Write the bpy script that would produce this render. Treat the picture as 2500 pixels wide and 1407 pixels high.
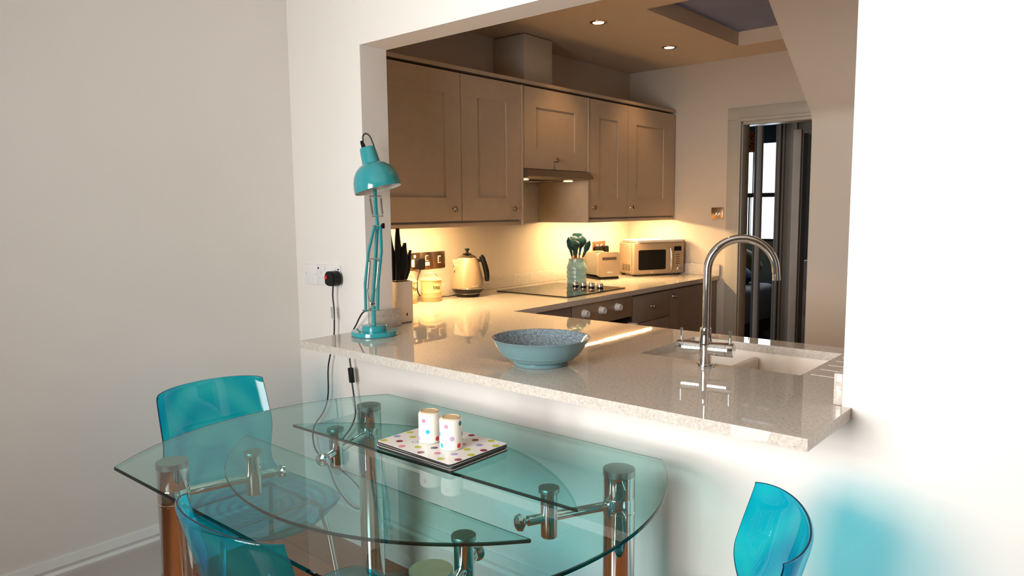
import bpy, bmesh, math, random
from mathutils import Vector, Matrix
R = math.radians
PI = math.pi
sc = bpy.context.scene
for o in list(bpy.data.objects): bpy.data.objects.remove(o)
COL = sc.collection

# ------------------------------------------------------------------ camera
cd = bpy.data.cameras.new('camera'); cam = bpy.data.objects.new('camera', cd); COL.objects.link(cam)
FW = Vector((-0.647253, 0.754569, -0.108115)); RT = Vector((0.759631, 0.650291, -0.009096)); UP = Vector((-0.063443, 0.088015, 0.994097))
m = Matrix((RT, UP, -FW)).transposed().to_4x4(); m.translation = Vector((2.776748, -1.788396, 1.394300))
cam.matrix_world = m
cd.sensor_fit = 'HORIZONTAL'; cd.sensor_width = 36.0; cd.lens = 25.3916
cd.clip_start = .02; cd.clip_end = 60
sc.camera = cam

# ------------------------------------------------------------------ view and light
sc.view_settings.view_transform = 'Standard'; sc.view_settings.look = 'None'
sc.view_settings.gamma = 1; sc.view_settings.use_curve_mapping = False
sc.view_settings.exposure = 0.0
w = bpy.data.worlds.new('world'); sc.world = w; w.use_nodes = True
wb = w.node_tree.nodes['Background']; wb.inputs[0].default_value = (.78, .88, 1, 1); wb.inputs[1].default_value = 2.2

def area(name, loc, direction, sx, sy, power, color=(1, 1, 1)):
    l = bpy.data.lights.new(name, 'AREA'); l.shape = 'RECTANGLE'; l.size = sx; l.size_y = sy
    l.energy = power; l.color = color
    o = bpy.data.objects.new(name, l); COL.objects.link(o); o.location = loc
    o.rotation_euler = Vector(direction).to_track_quat('-Z', 'Y').to_euler()
    return o
def spot(name, loc, power, color, angle=100, blend=.6, rad=.03):
    l = bpy.data.lights.new(name, 'SPOT'); l.energy = power; l.color = color
    l.spot_size = R(angle); l.spot_blend = blend; l.shadow_soft_size = rad
    o = bpy.data.objects.new(name, l); COL.objects.link(o); o.location = loc
    return o
wl = area('window_daylight', (1.65, -3.16, 1.50), (.27, 1, -.03), 1.4, 1.4, 80, (1, .985, .965)); wl.data.spread = R(116)
area('bedroom_daylight', (-.2, 5.86, 1.6), (0, -1, -.1), .9, 1.0, 14, (.75, .86, 1))
area('kitchen_side_fill', (3.0, 1.45, 1.5), (-1, 0, 0), .8, .9, 2.0, (.85, .9, 1))  # unseen cool fill from the kitchen's right side; that wall has no window

# ------------------------------------------------------------------ materials
def nt(name):
    mt = bpy.data.materials.new(name); mt.use_nodes = True
    n = mt.node_tree; return mt, n, n.nodes['Principled BSDF']
def inp(b, **k):
    for a, v in k.items():
        a = {'color': 'Base Color', 'rough': 'Roughness', 'metal': 'Metallic', 'coat': 'Coat Weight', 'ior': 'IOR', 'spec': 'Specular IOR Level', 'trans': 'Transmission Weight', 'coatr': 'Coat Roughness', 'ecol': 'Emission Color', 'estr': 'Emission Strength', 'sub': 'Subsurface Weight'}[a]
        if isinstance(v, tuple) and len(v) == 3: v = v + (1,)
        b.inputs[a].default_value = v
def texco(n, scale=(1, 1, 1)):
    t = n.nodes.new('ShaderNodeTexCoord'); mp = n.nodes.new('ShaderNodeMapping'); mp.inputs['Scale'].default_value = scale
    n.links.new(t.outputs['Object'], mp.inputs['Vector']); return mp.outputs['Vector']
def noise(n, vec, scale, detail=4, rough=.55):
    x = n.nodes.new('ShaderNodeTexNoise'); x.inputs['Scale'].default_value = scale; x.inputs['Detail'].default_value = detail; x.inputs['Roughness'].default_value = rough
    n.links.new(vec, x.inputs['Vector']); return x.outputs['Fac']
def ramp(n, fac, stops):
    r = n.nodes.new('ShaderNodeValToRGB'); e = r.color_ramp.elements
    while len(e) < len(stops): e.new(.5)
    for el, (p, c) in zip(e, stops): el.position = p; el.color = c + (1,) if len(c) == 3 else c
    n.links.new(fac, r.inputs['Fac']); return r.outputs['Color']
def bump(n, b, fac, strength=.1, dist=.01):
    x = n.nodes.new('ShaderNodeBump'); x.inputs['Strength'].default_value = strength; x.inputs['Distance'].default_value = dist
    n.links.new(fac, x.inputs['Height']); n.links.new(x.outputs['Normal'], b.inputs['Normal'])
def mat(name, color, rough=.5, metal=0.0, var=.04, nscale=8, bmp=0, bscale=60, **k):
    """principled material with a little procedural tone variation"""
    mt, n, b = nt(name); inp(b, rough=rough, metal=metal, **k)
    v = texco(n); f = noise(n, v, nscale)
    lo = tuple(max(0, c * (1 - var)) for c in color); hi = tuple(min(1, c * (1 + var)) for c in color)
    n.links.new(ramp(n, f, [(.3, lo), (.7, hi)]), b.inputs['Base Color'])
    if bmp: bump(n, b, noise(n, v, bscale, 3), bmp, .004)
    return mt
def emit(name, color, strength):
    mt, n, b = nt(name); inp(b, color=(.02, .02, .02), ecol=color, estr=strength); return mt
def math_(n, op, a, b_=None):
    x = n.nodes.new('ShaderNodeMath'); x.operation = op
    for i, s in enumerate((a, b_)):
        if s is None: continue
        if isinstance(s, (int, float)): x.inputs[i].default_value = s
        else: n.links.new(s, x.inputs[i])
    return x.outputs[0]
def sheet(name, tint, ior=1.6, rough=.0, grazing=True, milk=0.0, rings=None, inside=None):
    """clear tinted sheet: light passes straight through each face, tinted more at a slant, plus a surface reflection"""
    mt = bpy.data.materials.new(name); mt.use_nodes = True; n = mt.node_tree; n.nodes.clear()
    out = n.nodes.new('ShaderNodeOutputMaterial'); geo = n.nodes.new('ShaderNodeNewGeometry')
    dot = n.nodes.new('ShaderNodeVectorMath'); dot.operation = 'DOT_PRODUCT'
    n.links.new(geo.outputs['Normal'], dot.inputs[0]); n.links.new(geo.outputs['Incoming'], dot.inputs[1])
    c = math_(n, 'ABSOLUTE', dot.outputs['Value'])
    # path inside the sheet is 1/cos(refracted angle)
    s2 = math_(n, 'SUBTRACT', 1.0, math_(n, 'MULTIPLY', c, c)); ci = math_(n, 'SQRT', math_(n, 'SUBTRACT', 1.0, math_(n, 'MULTIPLY', s2, .45 if not grazing else .86)))
    ex = math_(n, 'DIVIDE', 1.0, ci)
    if rings:
        tc = n.nodes.new('ShaderNodeTexCoord'); mp = n.nodes.new('ShaderNodeMapping'); mp.inputs['Location'].default_value = rings; mp.inputs['Scale'].default_value = (1, .8, 1)
        n.links.new(tc.outputs['Object'], mp.inputs['Vector'])
        wv = n.nodes.new('ShaderNodeTexWave'); wv.wave_type = 'RINGS'; wv.rings_direction = 'Z'; wv.inputs['Scale'].default_value = 10; wv.inputs['Distortion'].default_value = .8; wv.inputs['Detail'].default_value = 1; wv.inputs['Detail Scale'].default_value = .6
        n.links.new(mp.outputs['Vector'], wv.inputs['Vector'])
        nf = n.nodes.new('ShaderNodeTexNoise'); nf.inputs['Scale'].default_value = 5; n.links.new(tc.outputs['Object'], nf.inputs['Vector'])
        th = math_(n, 'ADD', math_(n, 'MULTIPLY', math_(n, 'POWER', wv.outputs['Fac'], 3.0), 1.1), math_(n, 'ADD', .38, math_(n, 'MULTIPLY', nf.outputs['Fac'], .6)))
        ex = math_(n, 'MULTIPLY', ex, th)
    comb = n.nodes.new('ShaderNodeCombineColor')
    for i, t in enumerate(tint):
        # seen from inside the glass the ground edge is clearer than seen edge-on from outside
        tv = float(t) if inside is None else math_(n, 'ADD', float(t), math_(n, 'MULTIPLY', geo.outputs['Backfacing'], inside[i] - float(t)))
        n.links.new(math_(n, 'POWER', tv, ex), comb.inputs[i])
    tr = n.nodes.new('ShaderNodeBsdfTransparent'); n.links.new(comb.outputs[0], tr.inputs['Color'])
    body = tr.outputs[0]
    if milk:
        df = n.nodes.new('ShaderNodeBsdfTranslucent'); df.inputs['Color'].default_value = tuple(t ** .6 for t in tint) + (1,)
        mx = n.nodes.new('ShaderNodeMixShader'); mx.inputs[0].default_value = milk
        n.links.new(body, mx.inputs[1]); n.links.new(df.outputs[0], mx.inputs[2]); body = mx.outputs[0]
    gl = n.nodes.new('ShaderNodeBsdfGlossy'); gl.inputs['Roughness'].default_value = rough
    fr = n.nodes.new('ShaderNodeFresnel'); fr.inputs['IOR'].default_value = ior
    fac = math_(n, 'MULTIPLY', fr.outputs[0], math_(n, 'SUBTRACT', 1.0, geo.outputs['Backfacing']))
    mx = n.nodes.new('ShaderNodeMixShader'); n.links.new(fac, mx.inputs[0]); n.links.new(body, mx.inputs[1]); n.links.new(gl.outputs[0], mx.inputs[2])
    n.links.new(mx.outputs[0], out.inputs['Surface'])
    return mt

M = {}
M['wall'] = mat('painted_plaster', (.81, .77, .72), .75, var=.012, nscale=2.5, bmp=.12, bscale=14)
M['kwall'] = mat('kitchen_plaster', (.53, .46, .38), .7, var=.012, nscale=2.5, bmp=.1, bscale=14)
M['ceil'] = mat('ceiling_paint', (.78, .75, .70), .8, var=.01)
M['kceil'] = mat('bounce_tinted_ceiling', (.70, .56, .42), .8, var=.01)  # orange of the warm bounced light is put into the ceiling colour
M['gloss_white'] = mat('satin_woodwork', (.74, .73, .69), .35, var=.02)
M['frame'] = mat('door_frame_paint', (.40, .37, .31), .4, var=.03)
M['cab'] = mat('cabinet_paint', (.44, .345, .25), .42, var=.03, nscale=20, bmp=.05, bscale=150)
M['cabdark'] = mat('dark_brown', (.10, .075, .05), .6)  # plain dark brown for bed frame, bedroom window bars and door edge
M['base'] = mat('base_unit_paint', (.25, .205, .17), .42, var=.03, nscale=20)
M['chrome'] = mat('polished_chrome', (.72, .715, .70), .05, 1.0, var=.02)
M['brushed'] = mat('brushed_steel', (.45, .45, .43), .34, 1.0, var=.06, nscale=90)
M['steel'] = mat('hood_steel', (.11, .085, .065), .38, .6, var=.05)
M['black'] = mat('black_plastic', (.006, .006, .006), .28, var=.2, spec=.22)
M['rubber'] = mat('black_cable', (.01, .01, .011), .45, var=.2)
M['teal'] = mat('teal_enamel', (.028, .31, .345), .16, var=.04, coat=.5, coatr=.05)
M['shade_in'] = mat('lamp_shade_white_inside', (.82, .80, .77), .5)
M['wplastic'] = mat('white_plastic', (.80, .79, .78), .3, var=.02)
M['gplastic'] = mat('grey_line', (.45, .45, .46), .4)
M['red'] = mat('red_switch', (.75, .01, .01), .3)
M['mw'] = mat('cream_enamel_appliance', (.34, .25, .165), .28, var=.03)
M['cream'] = mat('cream_enamel_tin', (.60, .44, .22), .3, var=.03)
M['blackglass'] = mat('black_ceramic_glass', (.004, .004, .004), .03, var=.3, spec=.35)
M['kblue'] = mat('duck_egg_glaze', (.25, .42, .42), .16, var=.06, nscale=14)
M['oil'] = mat('dark_teal_silicone', (.008, .035, .040), .4, var=.2, spec=.25)
M['wood'] = mat('utensil_beech', (.45, .17, .06), .5, var=.15)
M['kb'] = mat('cream_knife_block', (.70, .62, .54), .3, var=.02)
M['sink'] = mat('composite_sink_white', (.80, .71, .61), .3, var=.02)
M['groove'] = mat('groove_reflection', (.85, .80, .72), .3)  # pale colour stands in for the bright reflection in the drainer grooves
M['matedge'] = mat('mat_core_black', (.02, .014, .012), .5)
M['matwhite'] = mat('mat_laminate', (.80, .76, .72), .25, var=.01)
M['china'] = mat('glazed_china', (.84, .80, .71), .12, var=.01)
M['biscuit'] = mat('unglazed_base', (.60, .43, .26), .5, var=.05)
M['bronze'] = mat('socket_antique_bronze', (.42, .27, .16), .28, 1.0, var=.12, nscale=30)
M['knobm'] = mat('antique_brass_knob', (.50, .40, .28), .2, 1.0, var=.08)
M['label'] = mat('foil_tag', (.6, .6, .6), .3, .6)
M['carpet'] = mat('blue_carpet', (.035, .05, .10), .95, var=.2, nscale=60)
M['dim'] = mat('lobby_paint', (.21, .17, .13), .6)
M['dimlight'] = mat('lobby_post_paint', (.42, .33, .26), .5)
M['greenwall'] = mat('bedroom_wall', (.32, .36, .34), .8)
M['chest'] = mat('chest_brown', (.20, .12, .08), .5)
M['bedcloth'] = mat('bed_linen', (.45, .44, .44), .8)
M['throw'] = mat('blue_velvet', (.02, .07, .13), .8, var=.2)
M['olive'] = mat('olive_cushion', (.20, .17, .08), .85)
M['rattan'] = None
M['farwall'] = mat('low_bounce_wall', (.30, .26, .21), .6)  # unseen back and right walls, darkened to cut light bouncing round the room
M['led'] = emit('warm_led_strip', (1, .66, .31), 420)
M['down'] = emit('warm_downlight', (1, .80, .50), 14)
M['hoodlamp'] = emit('hood_lamp', (1, .62, .26), 9)
M['blind'] = mat('skylight_blind', (.22, .25, .40), .9, var=.05)
DOTS = {'yellow': (.50, .50, .03), 'plum': (.22, .01, .03), 'pink': (.72, .22, .30), 'green': (.36, .42, .37), 'lilac': (.34, .28, .55), 'slate': (.06, .07, .11), 'blue': (.03, .42, .68), 'red': (.68, .05, .08), 'purple': (.52, .36, .55), 'dteal': (.01, .20, .28), 'grey': (.22, .24, .30)}
for k_, c_ in DOTS.items(): M['d_' + k_] = mat('dot_' + k_, c_, .25, var=.02)

# quartz worktop
mt, n, b = nt('speckled_quartz'); inp(b, rough=.018, spec=.62)
v = texco(n); vo = n.nodes.new('ShaderNodeTexVoronoi'); vo.inputs['Scale'].default_value = 400; vo.inputs['Randomness'].default_value = 1
nz = n.nodes.new('ShaderNodeTexNoise'); nz.inputs['Scale'].default_value = 90; n.links.new(v, nz.inputs['Vector'])
ad = n.nodes.new('ShaderNodeVectorMath'); ad.operation = 'ADD'; sca = n.nodes.new('ShaderNodeVectorMath'); sca.operation = 'SCALE'; sca.inputs['Scale'].default_value = .012
n.links.new(nz.outputs['Color'], sca.inputs[0]); n.links.new(v, ad.inputs[0]); n.links.new(sca.outputs[0], ad.inputs[1]); n.links.new(ad.outputs[0], vo.inputs['Vector'])
sepc = n.nodes.new('ShaderNodeSeparateColor'); n.links.new(vo.outputs['Color'], sepc.inputs[0])
speck = math_(n, 'MULTIPLY', math_(n, 'GREATER_THAN', sepc.outputs[0], .86), math_(n, 'LESS_THAN', vo.outputs['Distance'], .42))
base_c = ramp(n, noise(n, v, 120, 3), [(.35, (.50, .445, .385)), (.65, (.61, .555, .49))])
mx = n.nodes.new('ShaderNodeMix'); mx.data_type = 'RGBA'; n.links.new(speck, mx.inputs[0]); n.links.new(base_c, mx.inputs[6])
dk = ramp(n, sepc.outputs[1], [(0, (.20, .17, .14)), (1, (.50, .44, .38))]); n.links.new(dk, mx.inputs[7]); n.links.new(mx.outputs[2], b.inputs['Base Color'])
M['quartz'] = mt
# wood floor
mt, n, b = nt('oak_laminate'); inp(b, rough=.16)
v = texco(n); br = n.nodes.new('ShaderNodeTexBrick'); br.inputs['Scale'].default_value = 1; br.inputs['Brick Width'].default_value = 1.2; br.inputs['Row Height'].default_value = .19; br.inputs['Mortar Size'].default_value = .002
br.inputs['Color1'].default_value = (.29, .09, .024, 1); br.inputs['Color2'].default_value = (.33, .105, .029, 1); br.inputs['Mortar'].default_value = (.12, .05, .02, 1); n.links.new(v, br.inputs['Vector'])
gn = noise(n, texco(n, (2, 30, 2)), 3); mx = n.nodes.new('ShaderNodeMix'); mx.data_type = 'RGBA'; mx.blend_type = 'MULTIPLY'; mx.inputs[0].default_value = .6
n.links.new(br.outputs['Color'], mx.inputs[6]); n.links.new(ramp(n, gn, [(.3, (.7, .6, .55)), (.7, (1, 1, 1))]), mx.inputs[7]); n.links.new(mx.outputs[2], b.inputs['Base Color'])
M['floor'] = mt
# bowl inside
mt, n, b = nt('speckled_reactive_glaze'); inp(b, rough=.10)
n.links.new(ramp(n, noise(n, texco(n), 170, 5, .75), [(.40, (.10, .14, .17)), (.55, (.24, .31, .35)), (.68, (.36, .43, .47))]), b.inputs['Base Color']); M['bowlin'] = mt
M['bowlout'] = mat('blue_green_glaze', (.14, .24, .255), .12, var=.06, nscale=6)
# rattan shade
mt, n, b = nt('orange_rattan'); inp(b, rough=.6); ck = n.nodes.new('ShaderNodeTexChecker'); ck.inputs['Scale'].default_value = 40; ck.inputs[1].default_value = (.75, .16, .02, 1); ck.inputs[2].default_value = (.16, .03, .01, 1)
n.links.new(texco(n), ck.inputs['Vector']); n.links.new(ck.outputs[0], b.inputs['Base Color']); M['rattan'] = mt
# glass and clear plastic
M['glass'] = sheet('clear_table_glass', (.855, .975, .968), 1.62, grazing=False)
M['glassedge'] = sheet('table_glass_edge', (.002, .045, .035), 1.5, grazing=False, inside=(.70, .90, .86))
M['glassarris'] = sheet('table_glass_polished_arris', (.02, .10, .08), 1.5, grazing=False)
M['plastic'] = sheet('turquoise_clear_plastic', (.12, .86, .95), 1.5, .02, milk=.15, rings=(0, -.04, 0))
M['bulbglass'] = sheet('bulb_glass', (.93, .93, .93), 1.5, milk=.6)

# ------------------------------------------------------------------ mesh helpers
def NB(): return bmesh.new()
def add(bm, verts, faces, mi=0, mtx=None):
    vs = [bm.verts.new((mtx @ Vector(v)) if mtx else v) for v in verts]; fs = []
    for f in faces:
        try: nf = bm.faces.new([vs[i] for i in f]); nf.material_index = mi; fs.append(nf)
        except ValueError: pass
    return vs, fs
def box(bm, a, b_, mi=0, bev=0, mtx=None, seg=2):
    x0, y0, z0 = a; x1, y1, z1 = b_
    V = [(x0, y0, z0), (x1, y0, z0), (x1, y1, z0), (x0, y1, z0), (x0, y0, z1), (x1, y0, z1), (x1, y1, z1), (x0, y1, z1)]
    F = [(0, 3, 2, 1), (4, 5, 6, 7), (0, 1, 5, 4), (1, 2, 6, 5), (2, 3, 7, 6), (3, 0, 4, 7)]
    vs, fs = add(bm, V, F, mi, mtx)
    if bev:
        es = list({e for f in fs for e in f.edges})
        bmesh.ops.bevel(bm, geom=es, offset=bev, segments=seg, affect='EDGES', profile=.5, clamp_overlap=True, material=mi)
    return fs
def lathe(bm, prof, c=(0, 0, 0), seg=40, mi=0, mtx=None, cap0=True, cap1=True):
    """prof: list of (radius, z) bottom to top"""
    m0 = Matrix.Translation(c) if mtx is None else mtx
    rings = []
    for r, z in prof:
        if r < 1e-6: rings.append([bm.verts.new(m0 @ Vector((0, 0, z)))])
        else: rings.append([bm.verts.new(m0 @ Vector((r * math.cos(2 * PI * i / seg), r * math.sin(2 * PI * i / seg), z))) for i in range(seg)])
    for A, B in zip(rings, rings[1:]):
        for i in range(seg):
            j = (i + 1) % seg
            q = [A[i % len(A)], A[j % len(A)], B[j % len(B)], B[i % len(B)]]
            q2 = []
            for x in q:
                if x not in q2: q2.append(x)
            if len(q2) > 2:
                f = bm.faces.new(q2); f.material_index = mi
    if cap0 and len(rings[0]) > 1: bm.faces.new(rings[0][::-1]).material_index = mi
    if cap1 and len(rings[-1]) > 1: bm.faces.new(rings[-1]).material_index = mi
def zto(p, d):
    """matrix placing local z along direction d at point p"""
    return Matrix.Translation(p) @ Vector(d).normalized().to_track_quat('Z', 'Y').to_matrix().to_4x4()
def cyl(bm, p0, p1, r, r1=None, seg=24, mi=0):
    p0 = Vector(p0); p1 = Vector(p1); L = (p1 - p0).length
    lathe(bm, [(r, 0), (r if r1 is None else r1, L)], seg=seg, mi=mi, mtx=zto(p0, p1 - p0))
def tube(bm, pts, r, seg=10, mi=0, smooth=0, radii=None):
    P = [Vector(p) for p in pts]
    for _ in range(smooth):
        Q = [P[0]]
        for a, b_ in zip(P, P[1:]): Q += [a.lerp(b_, .25), a.lerp(b_, .75)]
        Q.append(P[-1]); P = Q
    n_ = None; rings = []
    for i, p in enumerate(P):
        t = (P[min(i + 1, len(P) - 1)] - P[max(i - 1, 0)]).normalized()
        if n_ is None: n_ = t.orthogonal().normalized()
        else: n_ = (n_ - t * n_.dot(t)).normalized()
        bn = t.cross(n_); rr = r if radii is None else radii(i / (len(P) - 1))
        rings.append([bm.verts.new(p + (n_ * math.cos(2 * PI * k / seg) + bn * math.sin(2 * PI * k / seg)) * rr) for k in range(seg)])
    for A, B in zip(rings, rings[1:]):
        for i in range(seg): bm.faces.new((A[i], A[(i + 1) % seg], B[(i + 1) % seg], B[i])).material_index = mi
    bm.faces.new(rings[0][::-1]).material_index = mi; bm.faces.new(rings[-1]).material_index = mi
def prism(bm, poly, z0, z1, mi=0, axes='xyz', side=None, mtx=None):
    """poly of 2D points extruded along the third axis; axes: which world axes the 2D coords and the extrusion take"""
    def P(a, b_, c):
        d = {axes[0]: a, axes[1]: b_, axes[2]: c}; v_ = Vector((d['x'], d['y'], d['z'])); return mtx @ v_ if mtx else v_
    A = [bm.verts.new(P(x, y, z0)) for x, y in poly]; B = [bm.verts.new(P(x, y, z1)) for x, y in poly]
    N = len(poly); fs = [bm.faces.new(A[::-1]), bm.faces.new(B)]
    for f in fs: f.material_index = mi
    for i in range(N):
        f = bm.faces.new((A[i], A[(i + 1) % N], B[(i + 1) % N], B[i])); f.material_index = mi if side is None else side
    return A, B
def cells(bm, xs, ys, keep, z0, z1, axes='xyz', mi=0):
    """slab made of grid cells (i, j) where keep(i, j); only outer faces, so holes are real openings"""
    vc = {}
    def P(i, j, k):
        if (i, j, k) not in vc:
            d = {axes[0]: xs[i], axes[1]: ys[j], axes[2]: (z0, z1)[k]}; vc[i, j, k] = bm.verts.new((d['x'], d['y'], d['z']))
        return vc[i, j, k]
    nx, ny = len(xs) - 1, len(ys) - 1
    K = lambda i, j: 0 <= i < nx and 0 <= j < ny and keep(i, j)
    for i in range(nx):
        for j in range(ny):
            if not K(i, j): continue
            bm.faces.new((P(i, j, 1), P(i + 1, j, 1), P(i + 1, j + 1, 1), P(i, j + 1, 1)))
            bm.faces.new((P(i, j, 0), P(i, j + 1, 0), P(i + 1, j + 1, 0), P(i + 1, j, 0)))
            if not K(i, j - 1): bm.faces.new((P(i, j, 0), P(i + 1, j, 0), P(i + 1, j, 1), P(i, j, 1)))
            if not K(i, j + 1): bm.faces.new((P(i + 1, j + 1, 0), P(i, j + 1, 0), P(i, j + 1, 1), P(i + 1, j + 1, 1)))
            if not K(i - 1, j): bm.faces.new((P(i, j + 1, 0), P(i, j, 0), P(i, j, 1), P(i, j + 1, 1)))
            if not K(i + 1, j): bm.faces.new((P(i + 1, j, 0), P(i + 1, j + 1, 0), P(i + 1, j + 1, 1), P(i + 1, j, 1)))
def rrect(x0, y0, x1, y1, r, seg=6):
    out = []
    for cx, cy, a0 in ((x1 - r, y0 + r, -90), (x1 - r, y1 - r, 0), (x0 + r, y1 - r, 90), (x0 + r, y0 + r, 180)):
        for k in range(seg + 1):
            a = R(a0 + 90 * k / seg); out.append((cx + r * math.cos(a), cy + r * math.sin(a)))
    return out
ROOT = {}
def obj(name, bm, mats, parent=None, sharp=38, fix=True, label=None):
    if not isinstance(mats, (list, tuple)): mats = [mats]
    if fix: bmesh.ops.recalc_face_normals(bm, faces=bm.faces)
    off = Vector((0, 0, 0)) if parent is None else ROOT[parent.name]
    if off.length: bmesh.ops.translate(bm, verts=bm.verts, vec=-off)
    me = bpy.data.meshes.new(name); bm.to_mesh(me); bm.free()
    for q in mats: me.materials.append(M[q] if isinstance(q, str) else q)
    me.shade_smooth(); me.set_sharp_from_angle(angle=R(sharp))
    o = bpy.data.objects.new(name, me); COL.objects.link(o)
    if parent: o.parent = parent
    ROOT[o.name] = off
    if label: o['label'] = label
    return o
def thing(name, label, cat, loc, group=None, rotz=0):
    o = bpy.data.objects.new(name, None); COL.objects.link(o); o.location = loc; o.rotation_euler = (0, 0, rotz)
    o.empty_display_size = .05; o['label'] = label; o['category'] = cat
    if group: o['group'] = group
    ROOT[o.name] = Vector(loc); return o
def local_thing(name, label, cat, loc, rotz, group=None):
    """children meshes are given in local coordinates"""
    o = thing(name, label, cat, loc, group, rotz); ROOT[o.name] = Vector((0, 0, 0)); return o
def tag(o, label, cat, group=None):
    o['label'] = label; o['category'] = cat
    if group: o['group'] = group
    return o
def struct(name, bm, m_, parent=None, **k):
    o = obj(name, bm, m_, parent, **k)
    if parent is None: o['kind'] = 'structure'
    return o
def dup(root, loc, rotz, label, group=None):
    r_ = root.copy(); COL.objects.link(r_); r_.location = loc; r_.rotation_euler = (0, 0, rotz); r_['label'] = label
    if group: r_['group'] = group
    for ch in list(root.children):
        c = ch.copy(); COL.objects.link(c); c.parent = r_
        for g in list(ch.children):
            d = g.copy(); COL.objects.link(d); d.parent = c
    return r_
def text(body, size, mtx, m_, parent, name='lettering', depth=.0006):
    cu = bpy.data.curves.new(name, 'FONT'); cu.body = body; cu.size = size; cu.extrude = depth; cu.align_x = 'CENTER'
    tmp = bpy.data.objects.new('tmp_text', cu); COL.objects.link(tmp)
    me = bpy.data.meshes.new_from_object(tmp.evaluated_get(bpy.context.evaluated_depsgraph_get()))
    bpy.data.objects.remove(tmp); bm = NB(); bm.from_mesh(me); bmesh.ops.transform(bm, matrix=mtx, verts=bm.verts); bpy.data.meshes.remove(me)
    return obj(name, bm, m_, parent)
def frame_mtx(o, xd, yd):
    """matrix with local x along xd, local y along yd at origin o"""
    xd = Vector(xd).normalized(); yd = Vector(yd).normalized(); zd = xd.cross(yd)
    mm = Matrix((xd, yd, zd)).transposed().to_4x4(); mm.translation = Vector(o); return mm

WT = .92          # worktop top
XK = -.14         # kitchen left wall
YF = 2.985        # kitchen far wall
ZC = 2.392        # kitchen ceiling
XJ0, XJ1, ZT = .485, 2.277, 2.027   # opening in the dividing wall

# ------------------------------------------------------------------ setting
bm = NB(); box(bm, (-.2, -3.12, -.08), (4.4, 2.985, 0)); struct('floor', bm, 'floor')
bm = NB(); box(bm, (-1.6, 2.985, -.08), (4.4, 6.4, 0)); struct('floor_bedroom', bm, 'carpet')
bm = NB(); box(bm, (-.16, -3.12, 0), (0, .0, 2.62)); struct('wall_left', bm, 'wall')
bm = NB(); cells(bm, [-.3, XJ0, XJ1, 4.4], [0, WT - .028, ZT, 2.62], lambda i, j: not (i == 1 and j == 1), 0, .13, 'xzy'); struct('wall_divider', bm, 'wall')
bm = NB(); cells(bm, [-.16, .95, 2.35, 4.4], [0, .80, 2.20, 2.62], lambda i, j: not (i == 1 and j == 1), -3.12, -3.0, 'xzy'); struct('wall_back', bm, 'farwall')
bm = NB(); box(bm, (4.3, -3.12, 0), (4.4, 0, 2.62)); struct('wall_right', bm, 'farwall')
bm = NB(); box(bm, (-.16, -3.12, 2.62), (4.4, .13, 2.7)); struct('ceiling', bm, 'ceil')
bm = NB()
box(bm, (.95, -3.08, .80), (2.35, -3.0, .86)); box(bm, (.95, -3.08, 2.14), (2.35, -3.0, 2.20)); box(bm, (.95, -3.08, .8), (1.01, -3.0, 2.20)); box(bm, (2.29, -3.08, .8), (2.35, -3.0, 2.20))
box(bm, (1.32, -3.07, .85), (1.36, -3.01, 2.15)); box(bm, (1.94, -3.07, .85), (1.98, -3.01, 2.15)); box(bm, (1.0, -3.07, 1.50), (2.30, -3.01, 1.55))
struct('window_1', bm, 'gloss_white')
# skirting boards with a moulded top
sk = [(0, 0), (.018, 0), (.018, .125), (.022, .135), (.022, .150), (.014, .160), (.016, .172), (.010, .188), (.006, .200), (0, .200)]
bm = NB(); prism(bm, sk, -3.0, 0, axes='xzy'); struct('baseboard_left', bm, 'gloss_white', sharp=25)
bm = NB(); prism(bm, [(-a, z) for a, z in sk], .02, 4.3, axes='yzx'); struct('baseboard_divider', bm, 'gloss_white', sharp=25)
# kitchen shell
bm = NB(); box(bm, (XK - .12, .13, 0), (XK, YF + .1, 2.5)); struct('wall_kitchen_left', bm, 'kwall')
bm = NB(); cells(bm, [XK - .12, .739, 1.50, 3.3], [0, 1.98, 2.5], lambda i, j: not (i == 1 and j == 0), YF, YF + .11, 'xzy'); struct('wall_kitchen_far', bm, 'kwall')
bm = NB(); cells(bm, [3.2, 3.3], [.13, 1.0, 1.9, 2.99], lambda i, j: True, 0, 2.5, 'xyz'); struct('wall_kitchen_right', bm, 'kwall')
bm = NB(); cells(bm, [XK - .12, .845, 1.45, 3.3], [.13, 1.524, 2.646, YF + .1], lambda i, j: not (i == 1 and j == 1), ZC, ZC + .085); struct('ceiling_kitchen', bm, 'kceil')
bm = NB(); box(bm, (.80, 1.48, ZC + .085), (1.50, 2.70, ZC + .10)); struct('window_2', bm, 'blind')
# boxed-in stairs: upright face, rounded fold, slope leaning into the kitchen
poly = [(2.1, 0), (2.1, 1.80), (2.095, 1.835), (2.082, 1.862), (2.062, 1.883), (2.04, 1.899), (1.36, ZC - .002), (YF - .002, ZC - .002), (YF - .002, 0)]
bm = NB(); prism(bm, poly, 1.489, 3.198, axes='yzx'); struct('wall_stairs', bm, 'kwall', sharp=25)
# door frame in the far kitchen wall
bm = NB()
box(bm, (.644, YF - .022, 0), (.7385, YF - .0005, 1.9799), bev=.003); box(bm, (.644, YF - .022, 1.98), (1.488, YF - .0005, 2.06), bev=.003)
box(bm, (.722, YF - .032, 0), (.742, YF - .004, 1.9655), bev=.003); box(bm, (.722, YF - .032, 1.965), (1.488, YF - .004, 1.99), bev=.004)
box(bm, (.7395, YF - .01, 0), (.749, YF + .10, 1.975), bev=.002); box(bm, (.74, YF - .01, 1.945), (1.488, YF + .12, 1.975), bev=.003)
struct('trim_1', bm, 'frame')
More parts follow.
